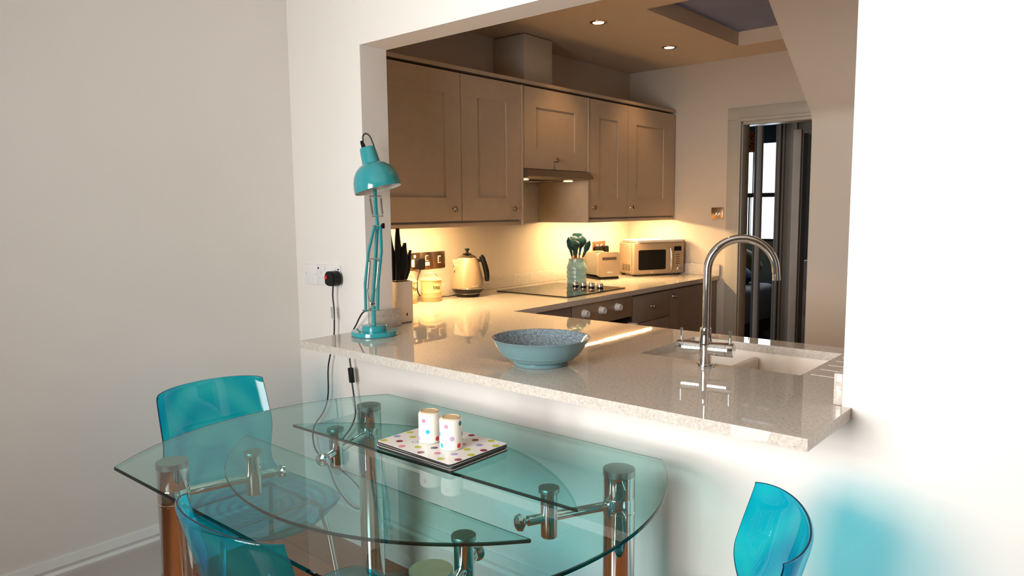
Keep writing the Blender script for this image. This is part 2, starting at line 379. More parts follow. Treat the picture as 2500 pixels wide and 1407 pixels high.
# lobby wall beyond, with the bedroom doorway and a second opening
YL = 4.0
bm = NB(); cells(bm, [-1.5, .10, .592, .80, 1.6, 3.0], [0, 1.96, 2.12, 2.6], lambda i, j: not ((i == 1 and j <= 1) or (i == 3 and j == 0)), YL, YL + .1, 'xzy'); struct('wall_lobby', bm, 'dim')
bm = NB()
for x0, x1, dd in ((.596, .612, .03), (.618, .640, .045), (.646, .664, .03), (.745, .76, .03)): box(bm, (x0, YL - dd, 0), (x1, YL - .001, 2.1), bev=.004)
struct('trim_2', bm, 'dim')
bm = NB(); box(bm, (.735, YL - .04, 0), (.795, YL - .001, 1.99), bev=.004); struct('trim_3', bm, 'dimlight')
bm = NB(); box(bm, (-1.5, YL + .1, 2.62), (3, 6.0, 2.7)); box(bm, (-1.5, 3.1, 2.5), (3.0, 4.1, 2.58)); struct('ceiling_bedroom', bm, 'dim')
bm = NB(); box(bm, (-1.6, 3.1, 0), (-1.5, 6.0, 2.7)); struct('wall_bedroom_left', bm, 'greenwall')
bm = NB(); box(bm, (2.9, 3.1, 0), (3.0, 6.0, 2.7)); struct('wall_bedroom_right', bm, 'throw')
bm = NB(); cells(bm, [-1.6, -.62, .10, 3.0], [0, 1.03, 2.18, 2.7], lambda i, j: not (i == 1 and j == 1), 5.8, 5.9, 'xzy'); struct('wall_bedroom_far', bm, 'greenwall')
bm = NB()
for a in ((-.62, 1.03, -.58, 2.18), (.06, 1.03, .10, 2.18), (-.62, 1.03, .10, 1.06), (-.62, 2.14, .10, 2.18), (-.62, 1.50, .10, 1.545), (-.375, 1.05, -.36, 1.52)): box(bm, (a[0], 5.80, a[1]), (a[2], 5.85, a[3]))
box(bm, (-.35, 5.83, 1.53), (-.34, 5.845, 2.15)); struct('window_3', bm, 'cabdark')

# ------------------------------------------------------------------ far rooms: furniture glimpsed through the door
bm = NB(); box(bm, (-.58, 5.76, 2.06), (.14, 5.799, 2.24), bev=.004); tag(obj('roller_blind', bm, 'throw'), 'dark blue roller blind at the top of the bedroom window', 'blind')
ds = thing('glazed_door', 'narrow wooden door stile standing in the bedroom doorway', 'door', (.46, YL - .03, 0))
bm = NB(); box(bm, (.452, YL - .05, .005), (.493, YL - .012, 2.11), bev=.003); obj('stile', bm, 'dimlight', ds)
bm = NB(); box(bm, (.433, YL - .05, .005), (.4515, YL - .02, 2.11), bev=.002); obj('hinge_edge', bm, 'cabdark', ds)
ls = thing('pendant_lamp', 'orange woven rattan pendant shade in front of the bedroom window', 'lamp', (-.20, 5.2, 1.94))
bm = NB(); lathe(bm, [(.19, 1.945), (.19, 1.97), (.175, 2.04), (.15, 2.12), (.145, 2.125), (.18, 1.96)], (-.20, 5.2, 0), 48, cap0=False, cap1=False); obj('lamp_shade', bm, 'rattan', ls)
bm = NB(); tube(bm, [(-.20, 5.2, 2.12), (-.20, 5.2, 2.61)], .004); obj('cord', bm, 'rubber', ls)
bd = thing('bed', 'bed with pale grey linen seen low through the doorway', 'bed', (-.38, 5.0, 0))
bm = NB(); box(bm, (-1.0, 4.35, .26), (.03, 5.55, .62), bev=.05, seg=4); obj('mattress', bm, 'bedcloth', bd)
bm = NB(); box(bm, (-1.0, 4.37, .14), (.0, 5.53, .255)); obj('bed_frame', bm, 'cabdark', bd)
for x, y in ((-.05, 4.45), (-.05, 5.4)):
    bm = NB(); cyl(bm, (x, y, 0), (x, y, .138), .03); obj('leg', bm, 'cabdark', bd)
def cushion(name, c, s, m_, label, rz=0):
    bm = NB(); bmesh.ops.create_uvsphere(bm, u_segments=32, v_segments=16, radius=1)
    for v_ in bm.verts:
        x, y, z = v_.co; k = (1 - .25 * abs(z)); v_.co = Vector((math.copysign(abs(x) ** .7, x) * s[0] * k, math.copysign(abs(y) ** .7, y) * s[1] * k, z * s[2]))
    bmesh.ops.transform(bm, matrix=Matrix.Translation(c) @ Matrix.Rotation(rz, 4, 'Z'), verts=bm.verts)
    return tag(obj(name, bm, m_), label, 'cushion')
cushion('cushion', (-.13, 4.80, .74), (.22, .20, .12), 'throw', 'dark blue velvet cushion piled on the end of the bed')
cushion('cushion', (-.30, 5.35, .80), (.26, .13, .18), 'olive', 'olive cushion propped on the bed behind the blue one', .3)
ch = thing('chest_of_drawers', 'brown chest of drawers in the dark room right of the bedroom door', 'chest', (1.2, 4.6, 0))
bm = NB(); box(bm, (.70, 4.35, .03), (1.5, 4.8, .95), bev=.006); obj('carcass', bm, 'chest', ch)
for k in range(4):
    z0 = .06 + .22 * k
    bm = NB(); box(bm, (.72, 4.33, z0), (1.48, 4.349, z0 + .205), bev=.004); d_ = obj('drawer', bm, 'chest', ch)
    bm = NB(); lathe(bm, [(.006, 0), (.006, .012), (.014, .018), (.012, .028), (0, .03)], mtx=zto((.80, 4.33, z0 + .10), (0, -1, 0)), seg=16); obj('knob', bm, 'black', d_)

# ------------------------------------------------------------------ worktop
wk = thing('worktop', 'long pale speckled quartz worktop running from breakfast bar round under the hob', 'worktop', (XJ0, 0, WT))
xs = [XK, .467, XJ0, .600, 1.571, 2.09, XJ1, 2.298, 3.19]; ys = [-.302, 0, .13, .262, .652, .759, YF - .001]
def kp(i, j):
    x = (xs[i] + xs[i + 1]) / 2; y = (ys[j] + ys[j + 1]) / 2
    if y < 0: return .467 < x < 2.298
    if y < .13: return XJ0 < x < XJ1
    if y < .759: return not (1.571 < x < 2.09 and .262 < y < .652)
    return x < .600
bm = NB(); cells(bm, xs, ys, kp, WT - .028, WT)
es = [e for e in bm.edges if len(e.link_faces) == 2 and e.calc_face_angle(0) > 1 and abs(e.verts[0].co.z - e.verts[1].co.z) < 1e-6 or (len(e.link_faces) == 2 and e.calc_face_angle(0) > 1 and e.verts[0].co.y < -.3 and e.verts[1].co.y < -.3)]
bmesh.ops.bevel(bm, geom=es, offset=.0028, segments=2, affect='EDGES', clamp_overlap=True)
obj('slab', bm, 'quartz', wk)
def ups(a, b_):
    bm = NB(); box(bm, a, b_, bev=.0015); return obj('upstand', bm, 'quartz', wk)
ups((XJ0 + .0005, .004, WT + .0005), (XJ0 + .021, .155, WT + .077))
ups((XJ1 - .021, .002, WT + .0005), (XJ1 - .0005, .128, WT + .077))
ups((XK + .0005, .16, WT + .0005), (XK + .021, YF - .001, WT + .077))
ups((XK + .0215, YF - .021, WT + .0005), (.606, YF - .0005, WT + .077))
for y in (.294, .378, .450, .524, .592):
    bm = NB(); box(bm, (2.108, y - .0035, WT - .001), (2.50, y + .0035, WT + .0006), bev=.0008); obj('drainer_groove', bm, 'groove', wk)
# sink
sk_ = thing('sink', 'white composite undermount sink with a low divider, sunk behind the tap', 'sink', (1.83, .457, .70))
bm = NB()
prism(bm, rrect(1.560, .252, 2.101, .662, .03), .72, WT - .0285)
def hole(bm, x0, y0, x1, y1, z):
    pass
bm.free(); bm = NB()
# basin as an open shell: outer and inner walls with rounded floor
def basin(bm, x0, y0, x1, y1, zt, zb, th):
    out = rrect(x0 - th, y0 - th, x1 + th, y1 + th, .045); inn = rrect(x0, y0, x1, y1, .04); inn2 = rrect(x0 + .012, y0 + .012, x1 - .012, y1 - .012, .05)
    fl = rrect(x0 + .03, y0 + .03, x1 - .03, y1 - .03, .05); N = len(out)
    rings = [[(x, y, zb - th) for x, y in out], [(x, y, zt) for x, y in out], [(x, y, zt) for x, y in inn], [(x, y, zb + .03) for x, y in inn2], [(x, y, zb) for x, y in fl]]
    V = [[bm.verts.new(p) for p in r_] for r_ in rings]
    for A, B in zip(V, V[1:]):
        for i in range(N): bm.faces.new((A[i], A[(i + 1) % N], B[(i + 1) % N], B[i]))
    bm.faces.new(V[0]); bm.faces.new(V[-1])
basin(bm, 1.566, .257, 2.095, .657, WT - .0285, .76, .008); obj('basin', bm, 'sink', sk_)
bm = NB(); box(bm, (1.792, .264, .762), (1.818, .650, WT - .045), bev=.008, seg=3); obj('divider', bm, 'sink', sk_)
for x in (1.68, 1.95):
    bm = NB(); lathe(bm, [(.035, .7595), (.035, .764), (.028, .766), (.022, .7625), (0, .7625)], (x, .457, 0), 32); obj('drain', bm, 'chrome', sk_)
# peninsula cabinet under the sink
pc = thing('sink_base_cabinet', 'grey base cabinet carrying the breakfast bar worktop on the kitchen side', 'cabinet', (1.6, .45, 0))
bm = NB(); box(bm, (.62, .14, .10), (1.53, .735, WT - .029)); box(bm, (2.13, .14, .10), (3.19, .735, WT - .029)); box(bm, (1.53, .72, .10), (2.13, .735, WT - .029)); box(bm, (.62, .14, 0), (3.19, .68, .0995)); obj('carcass', bm, 'base', pc)

# ------------------------------------------------------------------ doors and drawers
def shaker(bm, x, y0, y1, z0, z1, py0, py1, pz0, pz1, t=.019, rec=.007):
    """door leaf facing +x, its front face at x, with a recessed centre panel"""
    cells_ = [y0, py0, py1, y1]; zz = [z0, pz0, pz1, z1]
    cells(bm, cells_, zz, lambda i, j: not (i == 1 and j == 1), x - t, x, 'yzx')
    box(bm, (x - t, py0 - .002, pz0 - .002), (x - rec, py1 + .002, pz1 + .002))
def knob(parent, x, y, z, d=(1, 0, 0), mname='knobm', s=1.0):
    bm = NB(); lathe(bm, [(.0075 * s, 0), (.007 * s, .002), (.0045 * s, .006), (.0045 * s, .012), (.012 * s, .016), (.0155 * s, .020), (.0145 * s, .025), (.008 * s, .0275), (0, .028)], mtx=zto((x, y, z), d), seg=24); return obj('knob', bm, mname, parent)
XC = .245
ZB, ZD0, ZD1 = 1.318, 1.340, 2.056
def wall_unit(name, label, y0, y1, doors, zb=ZB):
    u_ = thing(name, label, 'cabinet', (XK, (y0 + y1) / 2, zb))
    bm = NB(); box(bm, (XK + .001, y0, zb + .022), (XC - .021, y1, 2.040)); obj('carcass', bm, 'cab', u_)
    for (a, b_, z0, z1, p, k) in doors:
        bm = NB(); shaker(bm, XC, a, b_, z0, z1, *p); d_ = obj('door', bm, 'cab', u_)
        knob(d_, XC, *k)
    return u_
wall_unit('wall_cabinet', 'tall two-door shaker wall cabinet left of the cooker hood', .165, 1.252, [(.195, .787, ZD0, ZD1, (.303, .681, 1.455, 1.949), (.721, 1.398)), (.791, 1.250, ZD0, ZD1, (.909, 1.130, 1.455, 1.952), (1.171, 1.398))])
hu = wall_unit('hood_cabinet', 'single-door shaker cabinet above the cooker hood', 1.268, 1.876, [(1.270, 1.874, 1.618, ZD1, (1.381, 1.747, 1.724, 1.952), (1.546, 1.671))], zb=1.585)
wall_unit('wall_cabinet', 'two-door shaker wall cabinet right of the cooker hood above the microwave', 1.892, 2.982, [(1.894, 2.336, ZD0, ZD1, (2.001, 2.217, 1.457, 1.948), (1.934, 1.401)), (2.340, 2.976, ZD0, ZD1, (2.443, 2.812, 1.458, 1.943), (2.375, 1.400))])
for y in (1.259, 1.884):
    o = None
    bm = NB(); box(bm, (XK + .001, y - .0065, 1.310), (XC + .004, y + .0065, 2.057), bev=.001)
    tag(obj('end_panel', bm, 'cab'), 'upright end panel on the %s side of the cooker hood gap' % ('left' if y < 1.5 else 'right'), 'panel')
for a, b_, wd in ((.165, 1.2515, 'left'), (1.8915, 2.982, 'right')):
    bm = NB(); box(bm, (XC - .024, a, ZB - .008), (XC - .004, b_, ZB + .012), bev=.001); box(bm, (XC - .032, a, ZB - .004), (XC - .0235, b_, ZB + .0215))
    tag(obj('light_rail', bm, 'cab'), 'light rail under the wall cabinet %s of the hood' % wd, 'rail')
    ld = thing('led_strip_light', 'warm under-cabinet strip light on the %s of the hood' % wd, 'light', (.131, a, ZB))
    e0, e1 = (a + .03, b_ - .30) if wd == 'left' else (a + .03, b_ - .12)
    bm = NB(); box(bm, (.120, e0 - .01, ZB + .0105), (.142, e1 + .01, ZB + .0215), bev=.001); obj('housing', bm, 'wplastic', ld)
    bm = NB(); box(bm, (.124, e0, ZB + .006), (.138, e1, ZB + .010)); obj('diffuser', bm, 'led', ld)
bm = NB(); prism(bm, [(XK + .002, 2.070), (XC + .0005, 2.070), (XC + .002, 2.0715), (XC + .002, 2.0875), (XC + .0005, 2.089), (XK + .002, 2.089)], .14, 2.982, axes='xzy'); tag(obj('cornice', bm, 'cab'), 'long cornice board capping the run of wall cabinets', 'cornice')
# duct boxing above
bm = NB(); box(bm, (XK + .002, 1.466, 2.090), (.090, 1.729, ZC - .007), bev=.001); tag(obj('duct_box', bm, 'kwall'), 'tall boxed-in hood duct standing on the wall cabinets', 'duct')
# cooker hood
hd = thing('cooker_hood', 'slim brown-steel cooker hood with lit underside over the hob', 'hood', (.1, 1.57, 1.56))
bm = NB(); prism(bm, [(XK + .003, 1.560), (.262, 1.566), (.286, 1.572), (.290, 1.578), (.262, 1.6125), (.255, 1.6135), (.246, 1.6135), (.246, 1.584), (XK + .003, 1.584)], 1.2665, 1.8765, axes='xzy'); obj('visor', bm, 'steel', hd)
for y in (1.36, 1.78):
    bm = NB(); lathe(bm, [(.028, 1.5585), (.028, 1.5605)], (.17, y, 0), 24); obj('hood_lamp', bm, 'hoodlamp', hd)
bm = NB(); box(bm, (-.10, 1.45, 1.5575), (.12, 1.69, 1.5595)); obj('filter', bm, 'brushed', hd)
# downlights
for i, (x, y, lb) in enumerate(((.526, 1.569, 'recessed warm ceiling downlight nearer the opening'), (.513, 2.377, 'recessed warm ceiling downlight nearer the far wall'), (1.15, .85, 'recessed warm ceiling downlight above the sink side'))):
    dl = thing('downlight', lb, 'light', (x, y, ZC), 'ceiling downlights in the kitchen')
    bm = NB(); lathe(bm, [(.030, ZC - .001), (.030, ZC - .003), (.040, ZC - .007), (.046, ZC - .004), (.047, ZC - .0005)], (x, y, 0), 40, cap0=False, cap1=False); obj('bezel', bm, 'bronze', dl)
    bm = NB(); lathe(bm, [(.0295, ZC - .0045), (.0295, ZC - .002)], (x, y, 0), 32); obj('lamp_face', bm, 'down', dl)
    spot('downlight_beam', (x, y, ZC - .02), 10.5, (1, .56, .23), 100, .7)

# ------------------------------------------------------------------ base units on the left leg
XB = .580
bu = thing('base_cabinet', 'dark taupe corner base cabinet left of the oven', 'cabinet', (.2, 1.0, 0))
bm = NB(); box(bm, (XK + .001, .762, .10), (XB - .02, 1.250, WT - .029)); obj('carcass', bm, 'base', bu)
bm = NB(); box(bm, (XB - .019, .80, .12), (XB, 1.248, WT - .034), bev=.001); obj('front_panel', bm, 'base', bu)
dr = thing('drawer_cabinet', 'dark taupe drawer base cabinet right of the oven', 'cabinet', (.2, 2.08, 0))
bm = NB(); box(bm, (XK + .001, 1.857, .10), (XB - .02, 2.311, WT - .029)); obj('carcass', bm, 'base', dr)
for z0, z1 in ((.716, .878), (.42, .712), (.12, .416)):
    bm = NB(); box(bm, (XB - .019, 1.860, z0), (XB, 2.309, z1), bev=.0015); d_ = obj('drawer', bm, 'base', dr); knob(d_, XB, 2.075, (z0 + z1) / 2 + .004)
bc = thing('base_cabinet', 'dark taupe shaker-door base cabinet below the microwave', 'cabinet', (.2, 2.6, 0))
bm = NB(); box(bm, (XK + .001, 2.313, .10), (XB - .02, 2.90, WT - .029)); obj('carcass', bm, 'base', bc)
bm = NB(); shaker(bm, XB, 2.315, 2.90, .12, .878, 2.42, 2.80, .22, .782); d_ = obj('door', bm, 'base', bc); knob(d_, XB, 2.345, .837)
bm = NB(); box(bm, (XK + .002, .762, 0), (XB - .07, 2.98, .098)); tag(obj('plinth', bm, 'base'), 'recessed plinth along the foot of the base cabinets', 'plinth')
bm = NB(); box(bm, (XK + .001, 2.902, .10), (XB + .002, YF - .001, WT - .029)); tag(obj('filler_panel', bm, 'base'), 'taupe filler panel between last base cabinet and far wall', 'panel')
ov = thing('oven', 'built-in oven with cream control panel and three white knobs', 'oven', (.2, 1.55, .1))
bm = NB(); box(bm, (XK + .001, 1.253, .13), (XB - .024, 1.853, WT - .030)); obj('body', bm, 'black', ov)
bm = NB(); box(bm, (XB - .023, 1.255, .765), (XB + .002, 1.852, .887), bev=.003); obj('control_panel', bm, 'mw', ov)
bm = NB(); box(bm, (XB - .023, 1.258, .20), (XB - .001, 1.849, .758), bev=.003); obj('oven_door', bm, 'blackglass', ov)
for y in (1.358, 1.520, 1.682):
    bm = NB(); lathe(bm, [(.024, 0), (.023, .004), (.0205, .006), (.019, .024), (.017, .028), (.0165, .0265), (0, .0265)], mtx=zto((XB + .002, y, .838), (1, 0, 0)), seg=36); obj('control_knob', bm, 'wplastic', ov)
for y0, y1 in ((1.386, 1.488), (1.548, 1.650)):
    bm = NB(); box(bm, (XB + .002, y0, .8365), (XB + .0026, y1, .838)); obj('marking_line', bm, 'gplastic', ov)
bm = NB(); cyl(bm, (XB + .038, 1.30, .715), (XB + .038, 1.82, .715), .011, seg=20); obj('handle', bm, 'wplastic', ov)
for y in (1.30, 1.815):
    bm = NB(); box(bm, (XB - .0005, y - .018, .700), (XB + .052, y + .018, .732), bev=.004); obj('handle_bracket', bm, 'wplastic', ov)
# tea towel over the handle
bm = NB()
rows = []
for k in range(15):
    a = R(-90 + 180 * k / 8.0) if k <= 8 else None
    rows.append(k)
def towel(u_, s):
    y = 1.45 + .30 * u_; wv = .004 * math.sin(u_ * 19) + .003 * math.sin(u_ * 41 + 1)
    if s < .4: return (XB + .038 - .017 - wv * .3, y, .50 + (.715 - .50) * s / .4)
    if s < .6:
        a = PI * (1 - (s - .4) / .2); return (XB + .038 + (.0175 + wv) * math.cos(a), y, .715 + (.0175 + wv) * math.sin(a))
    return (XB + .038 + .019 + wv, y, .715 - (.715 - .42) * (s - .6) / .4)
G = [[bm.verts.new(towel(i / 30, j / 30)) for j in range(31)] for i in range(31)]
for i in range(30):
    for j in range(30): bm.faces.new((G[i][j], G[i + 1][j], G[i + 1][j + 1], G[i][j + 1]))
bmesh.ops.solidify(bm, geom=bm.faces, thickness=.003)
tag(obj('tea_towel', bm, 'bedcloth'), 'pale grey tea towel hanging over the oven handle', 'towel')

# ------------------------------------------------------------------ hob
hb = thing('hob', 'black glass ceramic hob set into the worktop under the hood', 'hob', (.245, 1.61, WT))
bm = NB(); prism(bm, rrect(-.012, 1.322, .502, 1.906, .006), WT + .0006, WT + .0056); obj('glass_plate', bm, 'blackglass', hb)
for x in (.218, .277, .336, .397):
    bm = NB(); lathe(bm, [(.019, WT + .0060), (.018, WT + .012), (.019, WT + .013)], (x, 1.79, 0), 32); kk = obj('knob_base', bm, 'black', hb)
    bm = NB(); lathe(bm, [(.0190, WT + .0132), (.0185, WT + .030), (.0170, WT + .0325), (0, WT + .0325)], (x, 1.79, 0), 32); obj('control_knob', bm, 'chrome', hb)

# ------------------------------------------------------------------ items on the kitchen worktop
# knife block
kb = thing('knife_block', 'cream knife block of black-handled knives beside the left jamb', 'knife block', (.41, .218, WT))
bm = NB(); prism(bm, rrect(.350, .172, .462, .266, .012), WT + .003, WT + .176, mi=0); obj('block', bm, 'kb', kb)
bm = NB(); prism(bm, rrect(.356, .178, .456, .260, .010), WT + .1765, WT + .1785); obj('slot_plate', bm, 'black', kb)
bm = NB(); prism(bm, rrect(.354, .176, .458, .262, .010), WT + .0004, WT + .0028); obj('foot', bm, 'black', kb)
bm = NB(); box(bm, (.4621, .222, WT + .030), (.4626, .228, WT + .042)); obj('badge', bm, 'black', kb)
def knife(i, x, y, ztop, wd, lean, label):
    z0 = WT + .18; bm = NB(); P = []
    for k in range(9):
        s = k / 8; z = z0 + (ztop - z0) * s
        w_ = wd * (.75 + .5 * math.sin(PI * min(1, s * 1.15)) - .25 * s * s) * (1 if k < 8 else .55)
        P.append((Vector((x, y + lean * s + .004 * math.sin(s * 5), z)), w_ * 1.3))
    rings = []
    for c, w_ in P: rings.append([bm.verts.new(c + Vector((.011 * math.cos(2 * PI * q / 14), w_ * math.sin(2 * PI * q / 14), 0))) for q in range(14)])
    for A, B in zip(rings, rings[1:]):
        for q in range(14): bm.faces.new((A[q], A[(q + 1) % 14], B[(q + 1) % 14], B[q]))
    bm.faces.new(rings[0][::-1]); bm.faces.new(rings[-1])
    t_ = thing('knife', label, 'knife', (x, y, z0 - .001), 'knives in the cream block'); obj('handle', bm, 'black', t_)
knife(0, .405, .198, 1.312, .012, -.008, 'black-handled knife furthest left in the block, half behind the jamb')
knife(1, .42, .214, 1.320, .013, .010, 'tallest black-handled knife in the cream block')
knife(2, .43, .226, 1.258, .0155, .026, 'broad black-handled knife second from the right in the block')
knife(3, .425, .250, 1.225, .009, .036, 'shortest black-handled knife at the right end of the block')
# storage tins
def tin(x, y, lb, txt):
    t_ = thing('storage_tin', lb, 'tin', (x, y, WT), 'cream enamel storage tins')
    pr = [(.0535, WT + .0006), (.055, WT + .003)]
    for k in range(4): z = WT + .026 + k * .007; pr += [(.055, z - .002), (.0562, z), (.055, z + .002)]
    pr += [(.055, WT + .108)]
    bm = NB(); lathe(bm, pr, (x, y, 0), 48); obj('body', bm, 'cream', t_)
    bm = NB(); lathe(bm, [(.0575, WT + .1082), (.0580, WT + .112), (.0575, WT + .115), (.054, WT + .118), (.045, WT + .124), (.025, WT + .129), (0, WT + .130)], (x, y, 0), 48); ld = obj('lid', bm, 'cream', t_)
    hv = Vector((.62, .785, 0)); pts = [Vector((x, y, WT + .1275)) + hv * a + Vector((0, 0, z)) for a, z in ((-.034, -.003), (-.030, .004), (-.020, .018), (0, .021), (.020, .018), (.030, .004), (.034, -.003))]
    bm = NB(); tube(bm, pts, .0022, smooth=2); obj('handle', bm, 'chrome', ld)
    a0 = math.atan2(-1.79 - y, 2.78 - x) + (.55 if txt == 'tea' else .65)
    u_ = Vector((math.cos(a0), math.sin(a0), 0)); tx = Vector((-math.sin(a0), math.cos(a0), 0))
    o = text(txt, .034, frame_mtx(Vector((x, y, WT + .066)) + u_ * .0, tx, (0, 0, 1)), 'matedge', t_)
    for v_ in o.data.vertices:   # wrap the letters round the tin
        p = v_.co + ROOT[o.name] - Vector((x, y, 0)); s = p.dot(tx); a = a0 + s / .0555; rr = .0556 + (.0004 if p.dot(u_) > 0 else 0)
        v_.co = Vector((x + rr * math.cos(a), y + rr * math.sin(a), p.z)) - ROOT[o.name]
    return t_
tin(-.003, .80, 'cream storage tin lettered tea, standing left of the kettle', 'tea')
tin(-.035, .655, 'second cream storage tin, mostly hidden behind the knife block', 'coffee')
# kettle
KX, KY = .010, 1.062
kt = thing('kettle', 'cream and chrome retro electric kettle with black handle and base', 'kettle', (KX, KY, WT))
bm = NB(); lathe(bm, [(.062, WT + .0006), (.066, WT + .004), (.068, WT + .014), (.066, WT + .016)], (KX, KY, 0), 56); obj('power_base', bm, 'black', kt)
bm = NB(); lathe(bm, [(.067, WT + .0164), (.069, WT + .0185), (.069, WT + .0200)], (KX, KY, 0), 56); obj('base_ring', bm, 'chrome', kt)
bm = NB(); lathe(bm, [(.070, WT + .0203), (.078, WT + .024), (.088, WT + .043), (.0895, WT + .046)], (KX, KY, 0), 56); obj('lower_body', bm, 'black', kt)
bm = NB(); lathe(bm, [(.0905, WT + .0462), (.0910, WT + .049), (.0885, WT + .052)], (KX, KY, 0), 56); obj('chrome_band', bm, 'chrome', kt)
bm = NB(); lathe(bm, [(.0875, WT + .0522), (.0880, WT + .070), (.085, WT + .095), (.078, WT + .130), (.069, WT + .165), (.060, WT + .195), (.054, WT + .210), (.052, WT + .214)], (KX, KY, 0), 56); kbody = obj('body', bm, 'mw', kt)
bm = NB(); lathe(bm, [(.0518, WT + .2142), (.052, WT + .217), (.046, WT + .222), (.030, WT + .230), (.012, WT + .234), (0, WT + .234)], (KX, KY, 0), 48); lid = obj('lid', bm, 'chrome', kt)
bm = NB(); lathe(bm, [(.026, WT + .2335), (.024, WT + .236), (.008, WT + .239), (.007, WT + .250), (.014, WT + .258), (.0135, WT + .262), (.006, WT + .265), (0, WT + .265)], (KX, KY, 0), 32); obj('lid_knob', bm, 'black', lid)
tk = Vector((.70, .715, 0)); nk = Vector((.715, -.70, 0)); kc = Vector((KX, KY, 0))
# spout: a pouring V on the left side
sd = (-tk * .93 + nk * .37).normalized(); st = Vector((-sd.y, sd.x, 0))
bm = NB()
top = WT + .211; tip = kc + sd * .088 + Vector((0, 0, top - .004)); bot = kc + sd * .0785 + Vector((0, 0, WT + .132))
lf = kc + sd * .034 + st * .043 + Vector((0, 0, top)); rt = kc + sd * .034 - st * .043 + Vector((0, 0, top)); inn = kc + sd * .03 + Vector((0, 0, WT + .14))
V = [bm.verts.new(p) for p in (tip, bot, lf, rt, inn)]
for f in ((0, 2, 1), (0, 1, 3), (0, 3, 2), (2, 4, 1), (3, 1, 4), (2, 3, 4)): bm.faces.new([V[i] for i in f])
obj('spout', bm, 'chrome', kt)
bm = NB()
hp = [kc + tk * a + Vector((0, 0, WT + z)) for a, z in ((.052, .196), (.070, .198), (.082, .196))]; tube(bm, hp, .009, seg=14)
hp = [kc + tk * a + Vector((0, 0, WT + z)) for a, z in ((.073, .222), (.083, .212), (.093, .185), (.103, .145), (.108, .110), (.106, .082))]; tube(bm, hp, .011, seg=16, smooth=2, radii=lambda s: .011 + .005 * math.sin(PI * s))
obj('handle', bm, 'black', kt)
a0 = math.atan2(nk.y, nk.x) + .45
u_ = Vector((math.cos(a0), math.sin(a0), 0)); tx = Vector((-math.sin(a0), math.cos(a0), 0))
o = text('DeLonghi', .011, frame_mtx((KX, KY, WT + .060), tx, (0, 0, 1)), 'gloss_white', kt, depth=.0003)
for v_ in o.data.vertices:
    p = v_.co + ROOT[o.name] - kc; s = p.dot(tx); a = a0 + s / .088; rr = .0885 + (.0003 if p.dot(u_) > 0 else 0)
    v_.co = Vector((KX + rr * math.cos(a), KY + rr * math.sin(a), p.z)) - ROOT[o.name]
bm = NB(); tube(bm, [(KX - .045, KY - .05, WT + .008), (KX - .06, KY - .09, WT + .004), (-.085, .92, WT + .0035), (-.09, .86, WT + .0035), (-.10, .79, WT + .02), (-.112, .80, 1.03), (-.110, .824, 1.075)], .0032, smooth=2); obj('power_cord', bm, 'rubber', kt)
bm = NB(); prism(bm, rrect(.800, 1.078, .846, 1.138, .010), XK + .012, XK + .045, axes='yzx'); obj('plug', bm, 'black', kt)
# kitchen sockets (bronze): three plates left, one behind the toaster
def plate(name, label, cat, y0, y1, kinds, z0=1.076, z1=1.168, group=None):
    t_ = thing(name, label, cat, (XK, (y0 + y1) / 2, z0), group)
    bm = NB(); box(bm, (XK + .0005, y0, z0), (XK + .007, y1, z1), bev=.002); obj('plate', bm, 'bronze', t_)
    zc = (z0 + z1) / 2
    for k in kinds:
        kind, y = k
        bm = NB()
        if kind == 'rocker':
            box(bm, (XK + .0072, y - .011, zc - .019), (XK + .0085, y + .011, zc + .022)); obj('switch_surround', bm, 'wplastic', t_)
            bm = NB(); box(bm, (XK + .0087, y - .0075, zc - .014), (XK + .0125, y + .0075, zc + .017), bev=.001); obj('rocker', bm, 'bronze', t_)
        elif kind == 'fused':
            box(bm, (XK + .0072, y - .011, zc - .002), (XK + .0085, y + .011, zc + .028)); obj('switch_surround', bm, 'wplastic', t_)
            bm = NB(); box(bm, (XK + .0087, y - .0075, zc + .002), (XK + .0125, y + .0075, zc + .025), bev=.001); obj('rocker', bm, 'bronze', t_)
            bm = NB(); box(bm, (XK + .0072, y - .018, zc - .028), (XK + .0095, y + .018, zc - .008), bev=.001); obj('fuse_holder', bm, 'wplastic', t_)
        elif kind == 'outlet':
            prism(bm, rrect(y - .022, zc - .030, y + .022, zc + .010, .006), XK + .0072, XK + .0085, axes='yzx'); q_ = obj('outlet', bm, 'wplastic', t_)
            bm = NB()
            box(bm, (XK + .0086, y - .002, zc - .004), (XK + .009, y + .002, zc + .005)); box(bm, (XK + .0086, y - .013, zc - .021), (XK + .009, y - .007, zc - .017)); box(bm, (XK + .0086, y + .007, zc - .021), (XK + .009, y + .013, zc - .017)); obj('pin_holes', bm, 'black', q_)
            bm = NB(); box(bm, (XK + .0072, y - .006, zc + .018), (XK + .011, y + .006, zc + .034), bev=.001); obj('rocker', bm, 'wplastic', t_)
    return t_
plate('double_socket', 'bronze double socket with cream outlets behind the knives', 'socket', .690, .846, [('outlet', .73), ('outlet', .805)])
plate('fused_switch', 'square bronze fused switch with a white fuse holder, left of the pair above the tin', 'switch', .848, .938, [('fused', .893)])
plate('rocker_switch', 'square bronze rocker switch right of the pair above the tin', 'switch', .940, 1.032, [('rocker', .986)])
tp_ = plate('double_socket', 'bronze double socket holding two black plugs above the toaster', 'socket', 2.495, 2.655, [('rocker', 2.55), ('rocker', 2.60)], 1.072, 1.162)
for y in (2.535, 2.612):
    bm = NB(); prism(bm, rrect(y - .028, 1.074, y + .028, 1.128, .014), XK + .0126, XK + .046, axes='yzx'); t_ = obj('plug', bm, 'black'); tag(t_, 'black plug in the %s outlet of the socket above the toaster' % ('left' if y < 2.57 else 'right'), 'plug')
